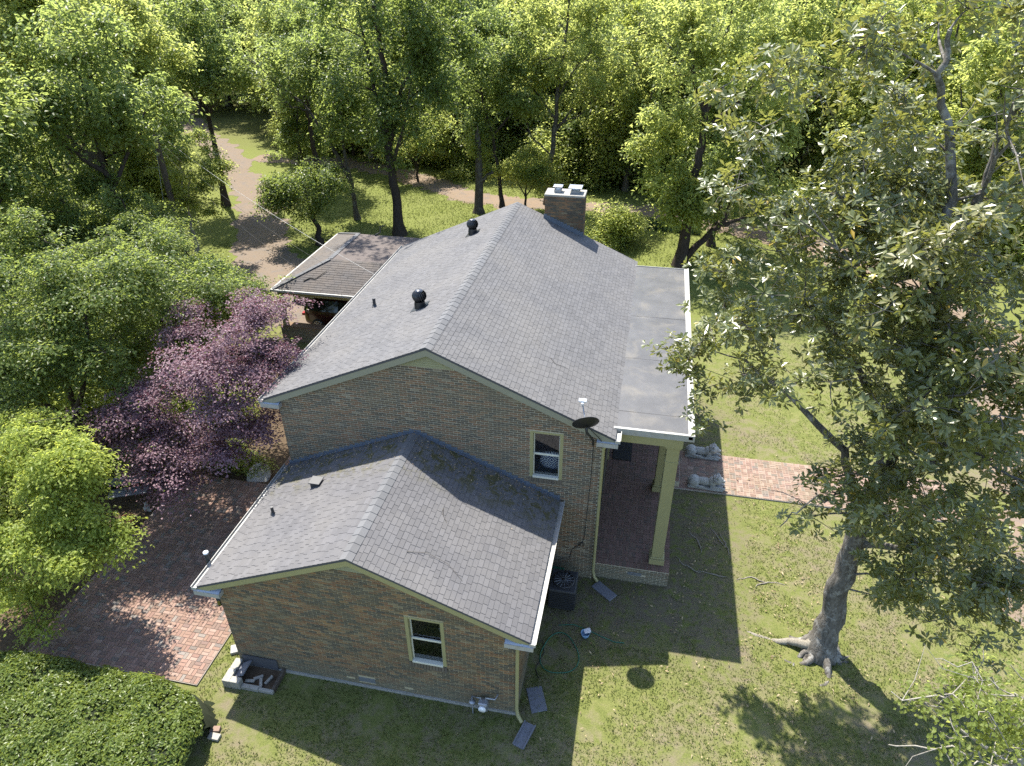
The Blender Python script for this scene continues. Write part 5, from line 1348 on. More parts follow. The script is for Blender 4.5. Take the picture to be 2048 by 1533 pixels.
# --- clipped hedge, front left
def make_hedge():
    r = np.random.default_rng(106); n = 46000
    x = r.uniform(-6.5, .78, n); y = r.uniform(-9.6, -5.75, n); hx = (x + 2.9) / 3.75; hy = (y + 7.55) / 1.85
    k = (np.abs(hx) ** 3.4 + np.abs(hy) ** 2.6) < 1; x, y, hx, hy = x[k], y[k], hx[k], hy[k]; n = len(x)
    def topz(x, y):
        return .07 * np.sin(x * 2.1 + .7) * np.sin(y * 2.6 + 1) + .06 * np.sin(x * 5.2 + 2 * y) + .92 * np.clip(1 - (np.abs((x + 2.9) / 3.75) ** 5 + np.abs((y + 7.55) / 1.85) ** 3.2), 0, 1) ** .28 + .06 * np.sin(x * 3.3 + y) * np.sin(y * 4.1 - x * 1.3) + .05 * np.sin(x * 7.1) * np.sin(y * 6.3) + .1
    z = topz(x, y) - np.abs(r.normal(0, .07, n)); z = np.maximum(z, .03)
    P = np.c_[x, y, z]; e = .1
    N = np.c_[-(topz(x + e, y) - topz(x - e, y)) / .2, -(topz(x, y + e) - topz(x, y - e)) / .2, np.ones(n)] + r.normal(0, .55, (n, 3))
    D = r.normal(0, 1, (n, 3)) + np.array((0, 0, .5))
    tint = np.clip(r.random(n) * .6 + .3 * (.5 + .5 * np.sin(x * 5 + 2 * y) * np.sin(y * 4)), 0, .94)
    up_ = r.random(n) < .10; P[up_, 2] += np.abs(r.normal(0, .07, up_.sum()))
    hole = (np.sin(x * 2.7 + 1.1 * np.sin(y * 2.2)) * np.sin(y * 3.1 + x) > .62) & (r.random(n) < .75); P[hole, 2] -= .12
    V, F, t = leaf_geo(P, N, D, .095 * r.uniform(.6, 1.3, n), .06 * r.uniform(.7, 1.2, n), .1, tint)
    root = empty('hedge', (-2.9, -7.5, 0), 'low clipped green hedge along the front edge of the patio', 'hedge')
    o = bpy.data.objects.new('foliage', np_mesh('foliage', V, F, M['leaf_hedge'], False, {'tint': t})); link(o, root, True); tag(o, kind='stuff')
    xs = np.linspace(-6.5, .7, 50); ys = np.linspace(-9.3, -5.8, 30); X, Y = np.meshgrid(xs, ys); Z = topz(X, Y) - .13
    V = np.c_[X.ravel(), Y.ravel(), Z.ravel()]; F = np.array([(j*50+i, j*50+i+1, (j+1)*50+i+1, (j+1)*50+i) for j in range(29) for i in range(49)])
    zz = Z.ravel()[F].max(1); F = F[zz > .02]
    o = bpy.data.objects.new('stems', np_mesh('stems', V, F, M['leaf_core'], True)); link(o, root, True)  # near-black sheet under the leaves, no stems: shade inside the hedge painted in
make_hedge()

# --- branch of a small tree reaching in at the lower right
br = tree_mesh('redbud', [([(0, 0, 0), (-.1, .1, 1.6), (-.4, .2, 3.6), (-.9, .2, 5.4)], .12, .05)],
               [(-2.46,0.50,5.02,0.45), (-2.07,0.30,5.98,0.55), (-1.59,0.10,6.32,0.7), (-2.45,-0.30,5.42,0.55), (-1.85,-0.30,5.88,0.7), (-1.38,-0.30,6.04,0.7)],
               107, M['bark_pale'], M['leaf_bright'], clumps=26, sprays=6, leaves=13, clump_r=.34, spray_r=.12, leaf=(.085, .06), droop=.5, limb_r=.035,
               bare=[([(-.7, .2, 5.0), (-1.5, .5, 5.6), (-2.6, .8, 5.3)], .028, .007), ([(-.6, .2, 4.6), (-1.6, .0, 5.2), (-2.7, .1, 4.9)], .028, .007), ([(-.9, .2, 5.3), (-1.4, -.4, 5.7), (-2.3, -.7, 5.6)], .022, .007), ([(-.9, .2, 5.4), (-1.6, .3, 6.5), (-2.4, .5, 6.6)], .02, .006)])
put_tree('small_tree', 'light green small tree with pale twigs reaching in at the lower corner', (16.9, -7.1, 0), br)

# --- trees behind the house
tA = tree_mesh('tall', [([(0, 0, 0), (-.1, .1, 3), (-.27, 0, 5.7), (-.1, 0, 8), (0.0, 0, 9.7), (-.4, .2, 13.5), (-.5, -.4, 17), (-.2, -2.0, 20), (.3, -3.6, 22)], .36, .06), ([(-.5, -.2, 16), (.2, -3, 18), (1.0, -6, 19.4), (1.4, -7.8, 19.8)], .12, .03), ([(-.2, 0, 5.4), (.3, .3, 7.6), (1.1, .5, 9.5), (2.4, .6, 12)], .20, .05), ([(-.27, 0, 5.8), (-.9, .3, 9), (-1.4, .4, 13)], .18, .05), ([(-.2, 0, 4.4), (.9, -.4, 6.6), (1.6, -.5, 9.0)], .14, .04)],
               [(-1.2, 0, 8.5, 2.6, 2.2, 2.6), (1.5, .4, 8.8, 2.4, 2.2, 2.6), (3.6, .5, 10.5, 2.2, 2.2, 2.4), (-.5, .2, 13.5, 3.4, 3, 3), (2.5, .5, 13.5, 3, 2.6, 2.6), (.6, -.3, 5.6, 1.6, 1.4, 1.3), (-1.5, .2, 5.4, 1.4, 1.3, 1.2), (.6, -6.2, 20.2, 1.6, 1.5, 1.0), (1.6, -8.2, 19.8, 1.2, 1.1, .7), (-1.6, -3.4, 19.5, 2.0, 1.8, 1.2), (.3, -4.6, 22.6, 1.8, 1.7, 1.2), (1.4, -1.8, 17.5, 2, 1.8, 1.4)],
               111, M['bark_dark'], M['leaf_dark'], gaps=.5, clumps=165, sprays=11, leaves=17, clump_r=1.0, spray_r=.26, flat=.55, leaf=(.235, .14), droop=.7, limb_r=.055)
put_tree('tall_forked_tree', 'tall dark tree with three upright stems behind the carport', (-6.3, 26.8, 0), tA)
tB = tree_mesh('lean', [([(0, 0, 0), (-.1, 0, 2.4), (-.3, 0, 4.7), (-.4, .2, 7.5), (.0, .3, 10.5)], .19, .04), ([(-.15, 0, 2.6), (-1.4, 0, 5.4), (-2.6, 0, 7.4), (-4.2, 0, 8.6)], .15, .05)],
               [(.2, .4, 9.5, 2.4, 2.2, 2.4), (-2.8, .5, 9.6, 2.4, 2.0, 1.6), (-1.0, .3, 6.4, 1.8, 1.6, 1.4), (1.4, .2, 6.6, 1.6, 1.5, 1.3)],
               112, M['bark'], M['leaf_green'], clumps=90, sprays=10, leaves=16, clump_r=.9, spray_r=.24, flat=.55, leaf=(.225, .135), droop=.6, limb_r=.035,
               bare=[([(-2.6, 0, 7.4), (-3.8, -.3, 8.1), (-4.9, -.3, 9.4), (-5.9, -.3, 10.2)], .075, .02), ([(-2.3, 0, 7.1), (-3.5, -.3, 7.3), (-4.9, -.3, 8.8)], .06, .02), ([(-3.2, -.2, 7.8), (-3.0, -.4, 9.0), (-2.2, -.4, 9.8)], .045, .015)])
put_tree('leaning_tree', 'leaning tree with bare grey limbs between the driveway and carport', (-10.2, 29.1, 0), tB)
tC = tree_mesh('low', [([(0, 0, 0), (-.1, .1, 1.4), (-.4, .1, 2.8), (-.6, .1, 4.6)], .22, .04), ([(-.2, .1, 1.8), (.8, 0, 3.0), (1.3, 0, 3.6)], .09, .03)],
               [(-.6, 0, 4.2, 2.1, 1.9, 1.1), (-1.9, -.3, 3.3, 1.5, 1.4, .9), (.8, .2, 3.5, 1.4, 1.3, .9), (-.4, -.8, 2.6, 1.3, 1.0, .6)],
               113, M['bark_dark'], M['leaf_dark'], clumps=60, sprays=9, leaves=26, clump_r=.6, spray_r=.28, flat=.4, leaf=(.15, .095), droop=.5, limb_r=.035)
put_tree('low_dark_tree', 'low dark green tree on the lawn just behind the carport corner', (-10.7, 24.1, 0), tC)
# broken snag and slim tree on the lawn
sn = empty('dead_snag', (-2.3, 32.2, 0), 'broken pale trunk standing on the lawn behind the main ridge', 'dead tree')
MB().tube([(-2.3, 32.2, -.1), (-2.3, 32.2, .4), (-2.2, 32.2, 2.2), (-2.2, 32.25, 4.2), (-2.25, 32.25, 5.4), (-2.22, 32.25, 5.9)], [.5, .33, .28, .24, .17, .03], 12).tube([(-2.2, 32.2, 2.0), (-1.6, 32.2, 2.7), (-1.2, 32.2, 2.9)], [.16, .12, .10], 8).build('trunk', M['bark'], sn)
lb, lc = tree_mesh('shoots', [([(0, 0, 2.4), (0, 0, 4.4)], .05, .03)], [(.5, -.1, 3.2, .7, .6, .6), (-.3, 0, 5.4, .6, .5, .5), (.2, .1, 4.3, .6, .5, .5)], 114, M['bark'], M['leaf_bright'], clumps=14, sprays=7, leaves=20, clump_r=.35, spray_r=.22, leaf=(.15, .09))
for nm, me in (('twigs', lb), ('shoots', lc)):
    o = bpy.data.objects.new(nm, me); COL.objects.link(o); o.parent = sn
    if nm == 'shoots': o['kind'] = 'stuff'
tE = tree_mesh('slim', [([(0, 0, 0), (-.2, 0, 2.5), (-.6, 0, 5.0), (-1.3, 0, 7.2), (-1.5, .1, 10)], .17, .04), ([(-.6, 0, 5.0), (.6, 0, 6.4), (2.0, 0, 7.2)], .10, .03)],
               [(-1.4, .2, 8.8, 2.2, 2, 2.0), (1.2, .2, 8.2, 2.0, 1.8, 1.7), (-.4, .2, 11, 2.4, 2.2, 1.8), (-1.8, 0, 6.2, 1.4, 1.3, 1.0)],
               115, M['bark_dark'], M['leaf_green'], clumps=80, sprays=10, leaves=16, clump_r=.85, spray_r=.24, flat=.55, leaf=(.225, .135), droop=.6, limb_r=.035)
put_tree('slim_tree', 'slim dark trunked tree right beside the broken snag', (-.9, 33.6, 0), tE)
tG = tree_mesh('grey', [([(0, 0, 0), (.15, 0, 3), (.4, 0, 5.8), (.6, 0, 8.5), (1.0, 0, 11.6), (1.1, 0, 14)], .24, .05), ([(.3, 0, 5.0), (1.6, 0, 6.8), (3.0, 0, 8.0)], .10, .04), ([(.4, 0, 6.0), (-.9, 0, 7.6), (-2.0, 0, 8.8)], .10, .04)],
               [(.8, .3, 10.8, 3.0, 2.6, 2.4), (-2.0, .3, 8.9, 2.0, 1.8, 1.8), (3.2, .3, 8.8, 2.2, 2, 1.8), (1.0, .3, 13.4, 2.6, 2.4, 1.6)],
               116, M['bark'], M['leaf_bright'], gaps=.45, clumps=88, sprays=10, leaves=16, clump_r=.95, spray_r=.25, flat=.55, leaf=(.23, .14), droop=.6, limb_r=.035,
               bare=[([(.8, -.2, 10.0), (-.6, -.5, 9.6), (-1.7, -.6, 8.8)], .07, .02), ([(.5, -.1, 7.2), (1.6, -.6, 9.2), (2.8, -.7, 10.4)], .06, .02), ([(.5, -.1, 5.6), (2.2, -.6, 6.4), (3.3, -.6, 7.8)], .06, .02), ([(.1, 0, 3.6), (-1.2, -.5, 5.0), (-1.6, -.5, 6.4)], .06, .02)])
put_tree('grey_limbed_tree', 'tall bright green tree with bare grey limbs behind the chimney', (2.2, 35.0, 0), tG)
tS = tree_mesh('small', [([(0, 0, 0), (0, 0, 1.2), (.1, 0, 2.4), (0, 0, 3.6)], .10, .03), ([(0, 0, 1.0), (-.7, 0, 2.2), (-1.0, 0, 2.8)], .05, .02), ([(0, 0, 1.0), (.7, 0, 2.2), (1.1, 0, 2.6)], .05, .02)],
               [(0, 0, 3.4, 1.5, 1.4, 1.0), (-1.2, -.1, 2.7, 1.2, 1.1, .8), (1.2, 0, 2.6, 1.2, 1.1, .8)], 117, M['bark_dark'], M['leaf_bright'], clumps=40, sprays=9, leaves=28, clump_r=.5, spray_r=.26, flat=.4, leaf=(.14, .085), droop=.5, limb_r=.03)
put_tree('small_round_tree', 'small bright round tree at the path, left of the chimney', (.9, 33.2, 0), tS)
put_tree('small_round_tree', 'small tree on the lawn edge between the forked tree and path', (-9.0, 38.9, 0), tS, None, 1.0, 1.1)
tF = tree_mesh('multi', [([(0, 0, 0), (.05, 0, 2.5), (.15, 0, 4.5), (.25, 0, 6.6), (.3, 0, 8.2), (-.8, 0, 10.8), (-1.2, .2, 13)], .38, .07), ([(.3, 0, 8.0), (.5, .1, 10.6), (.8, .2, 13.5)], .19, .05), ([(.28, 0, 7.6), (1.2, -.1, 8.6), (2.1, -.2, 9.5), (3.2, -.2, 11)], .15, .04),
                         ([(.1, 0, .35), (1.0, -.1, 1.6), (2.1, -.1, 2.9), (2.9, 0, 6.0), (3.3, 0, 8.5)], .24, .06), ([(2.0, -.1, 2.6), (3.2, -.2, 3.2), (4.4, -.3, 4.0)], .13, .05)],
               [(-1.0, .3, 11.5, 2.4, 2.2, 2.0), (.9, .3, 12.6, 2.6, 2.4, 2.2), (3.2, 0, 10.2, 2.2, 2.2, 2.0), (3.3, -.1, 7.2, 1.8, 1.8, 1.5), (-1.5, -.3, 7.6, 1.9, 1.7, 1.6), (-1.2, -.5, 5.0, 1.6, 1.3, 1.2), (.8, -.6, 5.4, 1.4, 1.0, 1.0), (4.4, -.2, 4.8, 1.5, 1.4, 1.0), (-.2, -.8, 3.4, 1.2, .8, .7)],
               118, M['bark_dark'], M['leaf_bright'], gaps=.45, clumps=135, sprays=11, leaves=17, clump_r=.82, spray_r=.24, flat=.55, leaf=(.225, .135), droop=.75, limb_r=.055)
put_tree('two_stem_tree', 'big tree with one upright and one leaning stem behind the porch roof', (11.7, 25.0, 0), tF)
big = tree_mesh('big', [([(0, 0, 0), (.1, 0, 3), (.0, .1, 6), (-.3, .2, 8), (-1.0, .3, 11.5), (-1.2, .3, 15)], .62, .12), ([(.0, .1, 5.4), (1.0, -.2, 7.5), (2.0, -.4, 10), (2.6, -.5, 13)], .34, .08), ([(0, .1, 4.6), (-1.4, -.5, 7), (-3.2, -1.0, 9)], .28, .06), ([(.2, 0, 6.0), (2.5, .2, 7.6), (5.0, .3, 8.6)], .2, .06)],
                [(-3.0, -1, 9.6, 2.4, 2.2, 1.8), (-1.0, -1.5, 8.4, 2.0, 1.6, 1.3), (1.8, -1.2, 9.2, 2.3, 2.0, 1.7), (4.2, -.3, 8.9, 2.2, 2, 1.4), (0, 0, 12.3, 3.4, 3, 2.2), (-4.5, .5, 12, 2.6, 2.4, 2), (3.8, 0, 12, 2.8, 2.6, 2.2), (5.8, .5, 10.4, 2, 1.8, 1.5), (-5.2, -.8, 8.2, 1.8, 1.6, 1.4), (0, 0, 15, 3, 3, 1.8)],
                119, M['bark'], M['leaf_bright'], clumps=190, sprays=11, leaves=18, clump_r=.9, spray_r=.27, flat=.5, leaf=(.235, .15), droop=.4, limb_r=.055)
put_tree('thick_trunked_tree', 'big thick trunked tree filling the upper left beside the driveway', (-24.6, 23.2, 0), big)
hi = tree_mesh('high', [([(0, 0, 0), (.2, 0, 4), (.1, .1, 7), (.3, .2, 11)], .26, .06), ([(.1, 0, 6), (1.6, -.4, 8), (2.6, -.6, 9.4)], .12, .04), ([(.1, 0, 6.5), (-1.4, .3, 8.4), (-2.2, .4, 9.6)], .12, .04)],
               [(0, 0, 10.5, 2.6, 2.4, 2.0), (2.4, -.6, 9.4, 2.0, 1.8, 1.4), (-2.2, .3, 9.6, 2.0, 1.8, 1.5), (.4, .2, 13, 2.4, 2.2, 1.5), (1.5, 1.2, 8.6, 1.6, 1.5, 1.0)],
               120, M['bark_dark'], M['leaf_green'], clumps=85, sprays=11, leaves=16, clump_r=.85, spray_r=.25, flat=.55, leaf=(.235, .14), droop=.5, limb_r=.035)
put_tree('high_crowned_tree', 'high crowned dark stemmed tree left of the driveway behind the utility pole', (-20.9, 30.2, 0), hi)
put_tree('high_crowned_tree', 'high crowned tree between the utility pole and the layered tree', (-16.3, 14.6, 0), hi, None, 1.2, 1.0)
put_tree('high_crowned_tree', 'high crowned tree at the picture edge in front of thick trunk', (-20.5, 10.5, 0), hi, None, 3.2, 1.1)
put_tree('high_crowned_tree', 'high crowned tree right of the driveway behind the leaning tree', (-16.2, 36.0, 0), hi, None, 2.0, .95)
put_tree('wood_edge_tree', 'dark tree rising at the picture edge above the layered trees', (-18.4, 8.4, 0), hi, None, 4.4, (.95, .95, .78))
# generic wood trees
protos = []
for i, (lm, bk) in enumerate((('leaf_bright', 'bark'), ('leaf_green', 'bark_dark'), ('leaf_bright', 'bark_pale'), ('leaf_yellow', 'bark'), ('leaf_green', 'bark'))):
    rr2 = np.random.default_rng(130 + i); lob = []
    for k in range(13):
        a = rr2.uniform(0, 6.28); q = rr2.uniform(.6, 3.3); z = 2.6 + 9.4 * (k + rr2.random()) / 13; s = rr2.uniform(1.5, 2.4) * (1 if z < 10 else .8)
        lob.append((q * math.cos(a), q * math.sin(a), z, s, s, s * .8))
    lob.append((0, 0, 12.5, 1.8, 1.8, 1.5))
    stems = [([(0, 0, 0), (.1, 0, 3), (-.1, .1, 6), (.1, -.1, 9), (0, 0, 12.5)], .26, .05), ([(0, 0, 4), (1.2, .6, 6.5), (2.1, 1.0, 9)], .12, .03), ([(0, 0, 5), (-1.3, .2, 7.2), (-2.2, .3, 9.2)], .12, .03), ([(0, 0, 3.5), (.2, -1.2, 5.8), (.4, -2.0, 7.5)], .10, .03)]
    protos.append(tree_mesh('wood%d' % i, stems, lob, 140 + i, M[bk], M[lm], clumps=92, sprays=10, leaves=15, clump_r=1.0, spray_r=.26, flat=.45, leaf=(.28, .17), droop=.55, limb_r=.07, gaps=.6, shoots=.2,
                            bare=[([(0, 0, 8), (1.4, -.8, 9.6), (2.2, -1.5, 11)], .06, .02)] if i in (0, 2) else ()))
GW = 'trees at the edge of the wood'
wood = [  # x y proto scale rz label
        (-30.5, 19.0, 4, 1.1, 1.7, 'tall leafy tree at the left picture edge beyond the shaded tree'),
    (-33.5, 31.5, 1, 1.2, 2.5, 'tree behind the thick trunked tree left of the driveway'),
    (-31.8, 36.3, 4, 1.0, 4.0, 'dark stemmed tree at the bend of the driveway'),
    (-40.0, 44.0, 0, 1.2, .9, 'bright tree left of the far end of the driveway'),
    (-29.0, 54.0, 1, 1.0, 2.2, 'dark tree right of the far end of the driveway'),
    (-18.6, 38.2, 4, .72, 5.0, 'smaller tree on the grass right of the driveway'),
    (-23.0, 46.5, 0, 1.0, 3.1, 'bright tree behind the path above the driveway bend'),
    (-15.5, 45.5, 2, 1.0, .4, 'bright tree behind the bare limbed leaning tree'),
    (-11.0, 49.0, 1, 1.1, 1.2, 'green tree beyond the lawn left of the forked tree'),
    (-5.5, 46.5, 4, 1.05, 3.7, 'green tree beyond the lawn behind the forked tree'),
    (-.5, 49.0, 0, 1.1, 5.3, 'bright tree beyond the lawn behind the snag'),
    (4.2, 44.5, 1, .95, .8, 'shaded green tree across the path behind the chimney'),
    (7.6, 39.5, 0, .92, 2.9, 'bright green tree across the path, right of the chimney'),
    (10.6, 44.0, 2, 1.1, 4.4, 'bright tree between the chimney and the two stem tree'),
    (14.2, 37.5, 4, .95, 1.5, 'green tree behind the two stem tree across the path'),
    (13.6, 28.6, 1, .85, .2, 'thick dark trunk standing close behind the two stem tree'),
    (18.5, 41.0, 0, 1.05, 3.3, 'bright tree behind the upper left of the magnolia'),
    (23.5, 37.0, 2, .95, 5.9, 'bright tree seen through the magnolia gap'),
    (28.5, 32.0, 0, 1.0, 2.0, 'tree behind the magnolia stems across the lawn'),
    (32.5, 24.0, 4, .95, .6, 'tree at the right picture edge beyond the gravel drive'),
    (29.5, 45.0, 3, 1.05, 1.1, 'yellow green tree above the magnolia top'),
    (37.5, 37.0, 2, 1.1, 4.9, 'bright tree behind the magnolia at the right picture edge'),
    (-20.0, 58.0, 2, 1.15, 2.6, 'bright tree deep behind the driveway trees'),
    (3.0, 57.0, 3, 1.1, .7, 'yellow green tree deep in the wood above the chimney'),
    (-34.0, 62.0, 1, 1.2, 5.5, 'dark tree closing the view at the end of the driveway'),
    (17.0, 55.0, 1, 1.15, 3.0, 'dark green tree deep behind the two stem tree'),
    (-44.0, 33.0, 4, 1.25, 4.4, 'tall tree in the far upper left corner'),
]
rw = np.random.default_rng(201)
LW = 'leafy tree among those crowding the wood left of the driveway'
for x, y in ((-28.5, 28.5), (-36, 24), (-36.5, 41), (-39, 36.5), (-43, 50), (-47, 40), (-35, 14.5)): wood.append((x, y, int(rw.integers(0, 5)), rw.uniform(.9, 1.2), rw.uniform(0, 6), LW))
LW = 'leafy tree in the belt of wood behind the lawn and path'
for x, y in ((-26, 53), (-19, 51), (-14, 54), (-8, 55), (-3, 53.5), (1.5, 51.5), (6.5, 49), (11, 51), (15, 46.5), (20, 48), (24.5, 43.5), (9, 57), (-11, 60), (-3, 61), (23, 54), (33, 50), (34, 42)): wood.append((x, y, int(rw.integers(0, 5)), rw.uniform(.85, 1.2), rw.uniform(0, 6), LW))
wood += [(-18.9, 14.2, 1, .62, 2.0, 'dark leafy tree under the thick trunked tree, left of the pole'), (-24.5, 13.0, 4, .8, 5.0, 'dense tree at the picture edge below the thick trunked tree'), (-13.9, 12.4, 1, .5, 1.0, 'small dark tree between the layered tree and the pole foot')]
for x, y, p, s, rz, lab in wood:
    put_tree('wood_tree', lab, (x, y, 0), protos[p], GW, rz, s)
# the far wood reads as one mass: many crowns set out over the rising ground
def far_wood():
    r = np.random.default_rng(77); pts = []
    while len(pts) < 330:
        y = 60 + 150 * r.random() ** 1.4; x = r.uniform(-1.05, .62) * (y + 14) * 1.0 + 6
        if all((x - a) ** 2 + (y - b) ** 2 > 15 for a, b, *_ in pts): pts.append((x, y, r.uniform(.95, 1.4), r.uniform(0, 6.28), r.integers(0, 5)))
    Vs = []; Fs = []; Ts = []; base = 0
    P = np.array(pts)
    for k in range(5):
        sel = P[P[:, 4] == k]
        far = np.clip((sel[:, 1] - 60) / 120, 0, 1); z = far * far * 5 * (.6 + .4 * np.sin(sel[:, 0] / 38))
        me = bpy.data.meshes.new('woodland'); me.from_pydata(np.c_[sel[:, 0], sel[:, 1], z].tolist(), [], []); me.update()
        for an, col in (('sc', 2), ('rot', 3)):
            a = me.attributes.new(an, 'FLOAT', 'POINT'); a.data.foreach_set('value', sel[:, col].astype(np.float32))
        o = bpy.data.objects.new('woodland', me); COL.objects.link(o)
        tag(o, 'far wood of mixed green crowns closing the view, kind %s' % ('bright', 'deep green', 'pale trunked', 'yellow green', 'grey trunked')[k], 'wood', None, 'stuff')
        ng = bpy.data.node_groups.new('woodland%d' % k, 'GeometryNodeTree')
        ng.interface.new_socket('Geometry', in_out='INPUT', socket_type='NodeSocketGeometry'); ng.interface.new_socket('Geometry', in_out='OUTPUT', socket_type='NodeSocketGeometry')
        N = ng.nodes; gi = N.new('NodeGroupInput'); go_ = N.new('NodeGroupOutput'); ip = N.new('GeometryNodeInstanceOnPoints'); j = N.new('GeometryNodeJoinGeometry')
        for part in protos[k]:
            src = bpy.data.objects.get('src_%s_%d' % (part.name, k))
        sc = N.new('GeometryNodeInputNamedAttribute'); sc.data_type = 'FLOAT'; sc.inputs[0].default_value = 'sc'
        ro = N.new('GeometryNodeInputNamedAttribute'); ro.data_type = 'FLOAT'; ro.inputs[0].default_value = 'rot'
        cb_ = N.new('ShaderNodeCombineXYZ'); ng.links.new(ro.outputs[0], cb_.inputs[2])
        # the crown and trunk of one wood tree serve as the pattern
        tr = next(t for t in bpy.data.objects if t.name.startswith('wood_tree') and t.children and any(c.data == protos[k][1] for c in t.children))
        for c in tr.children:
            oi = N.new('GeometryNodeObjectInfo'); oi.transform_space = 'ORIGINAL'; oi.inputs['Object'].default_value = c
            oi.inputs['As Instance'].default_value = True
            ng.links.new(oi.outputs['Geometry'], j.inputs[0])
        g2i = N.new('GeometryNodeGeometryToInstance') if False else None
        ng.links.new(gi.outputs[0], ip.inputs['Points']); ng.links.new(j.outputs[0], ip.inputs['Instance'])
        ng.links.new(cb_.outputs[0], ip.inputs['Rotation']); ng.links.new(sc.outputs[0], ip.inputs['Scale'])
        ng.links.new(ip.outputs[0], go_.inputs[0])
        md = o.modifiers.new('wood', 'NODES'); md.node_group = ng
far_wood()

# --- shrubs
sh = tree_mesh('shrub', [([(0, 0, 0), (0, 0, .8), (0, 0, 1.6)], .06, .03)], [(0, 0, 1.5, 1.1, 1.0, .9), (-.7, 0, 1.1, .9, .9, .8), (.8, 0, 1.0, .9, .9, .8), (0, -.5, .8, 1.0, .7, .6)], 151, M['bark_dark'], M['leaf_bright'], clumps=46, sprays=8, leaves=26, clump_r=.45, spray_r=.24, flat=.6, leaf=(.13, .08), limb_r=.025, min_z=.15)
put_tree('round_shrub', 'round bright green shrub just right of the chimney', (7.0, 27.4, 0), sh, None, .3, 1.25, 'shrub')
put_tree('round_shrub', 'dark shrub beyond the lawn left of the snag', (-5.6, 41.5, 0), sh, None, 1.3, (1.6, 1.3, 1.2), 'shrub')
put_tree('round_shrub', 'shrub at the wood edge above the leafy path bend', (12.6, 36.4, 0), sh, None, 2.2, 1.1, 'shrub')
put_tree('round_shrub', 'shaded shrub in the bed under the purple maple', (-3.9, 2.7, 0), sh, None, 3.0, (.8, .5, .45), 'shrub')
put_tree('round_shrub', 'shaded shrub in the bed left of the patio by the bench', (-7.2, 1.9, 0), sh, None, 4.0, (.9, .8, .5), 'shrub')
for x, y, s, lab in ((-9.4, -1.2, 1.2, 'leafy shrub at the picture edge behind the yellow green tree'), (-8.6, 3.9, 1.0, 'leafy shrub under the broad green tree near the bench'), (-11.2, 2.0, 1.5, 'leafy shrub at the foot of the tree at the picture edge'), (-6.3, 5.2, .9, 'leafy shrub behind the purple maple trunk')):
    put_tree('round_shrub', lab, (x, y, 0), sh, None, x, s, 'shrub')
LU = 'low leafy shrub in the undergrowth at the foot of the wood'
ru = np.random.default_rng(211)
for x, y in ((-24, 48), (-21, 46.8), (-17.5, 48.5), (-14, 47.2), (-11, 45.2), (-8, 44.6), (-3, 44), (-.5, 43.2), (2, 41.6), (5.5, 41), (9, 42), (11.5, 40.6), (16.5, 38.6), (19.5, 36.4), (22, 40), (26, 35), (30, 29), (-25.5, 30)):
    put_tree('wood_shrub', LU, (x, y, 0), sh, 'shrubs at the foot of the wood', ru.uniform(0, 6), ru.uniform(1.2, 2.0), 'shrub')
LS = 'small low crowned tree in the undergrowth between lawn and wood'
for x, y in ((-14.5, 43.8), (-12, 47), (-6.2, 43.6), (-4, 47.5), (-1.2, 45.5), (2.6, 43.4), (5.2, 46.5), (7.2, 43.5), (9.6, 46.8), (12.8, 41.6), (15.8, 42.5), (17.8, 45), (20.5, 42.5), (-17.5, 46), (-9.5, 50), (1, 47.5), (22.5, 46)):
    put_tree('undergrowth_tree', LS, (x, y, 0), tS, 'small trees in the undergrowth', ru.uniform(0, 6), ru.uniform(1.2, 1.9))
# iris bed by the path
def iris():
    r = np.random.default_rng(161); n = 900; x = r.uniform(9.6, 13.0, n); y = 31.3 + r.uniform(-.5, .5, n) - .15 * (x - 9.6); h = r.uniform(.4, .75, n); a = r.uniform(0, 6.28, n)
    dx = np.cos(a) * .03; dy = np.sin(a) * .03; lx = r.normal(0, .12, n); ly = r.normal(0, .12, n)
    V = np.stack([np.c_[x - dx, y - dy, 0 * x], np.c_[x + dx, y + dy, 0 * x], np.c_[x + dx * .4 + lx, y + dy * .4 + ly, h], np.c_[x - dx * .4 + lx, y - dy * .4 + ly, h]], 1).reshape(-1, 3)
    o = bpy.data.objects.new('iris_bed', np_mesh('iris_bed', V, np.arange(4 * n).reshape(-1, 4), M['leaf_iris'], False, {'tint': r.random(n) * .9})); link(o)
    tag(o, 'grey green sword leaved iris bed beside the leafy path', 'plants', None, 'stuff')
M['leaf_iris'] = leaf_mat('iris_leaf', (0.05, 0.09, 0.045), (0.10, 0.15, 0.08), (0.16, 0.24, 0.08), 0.25)
iris()

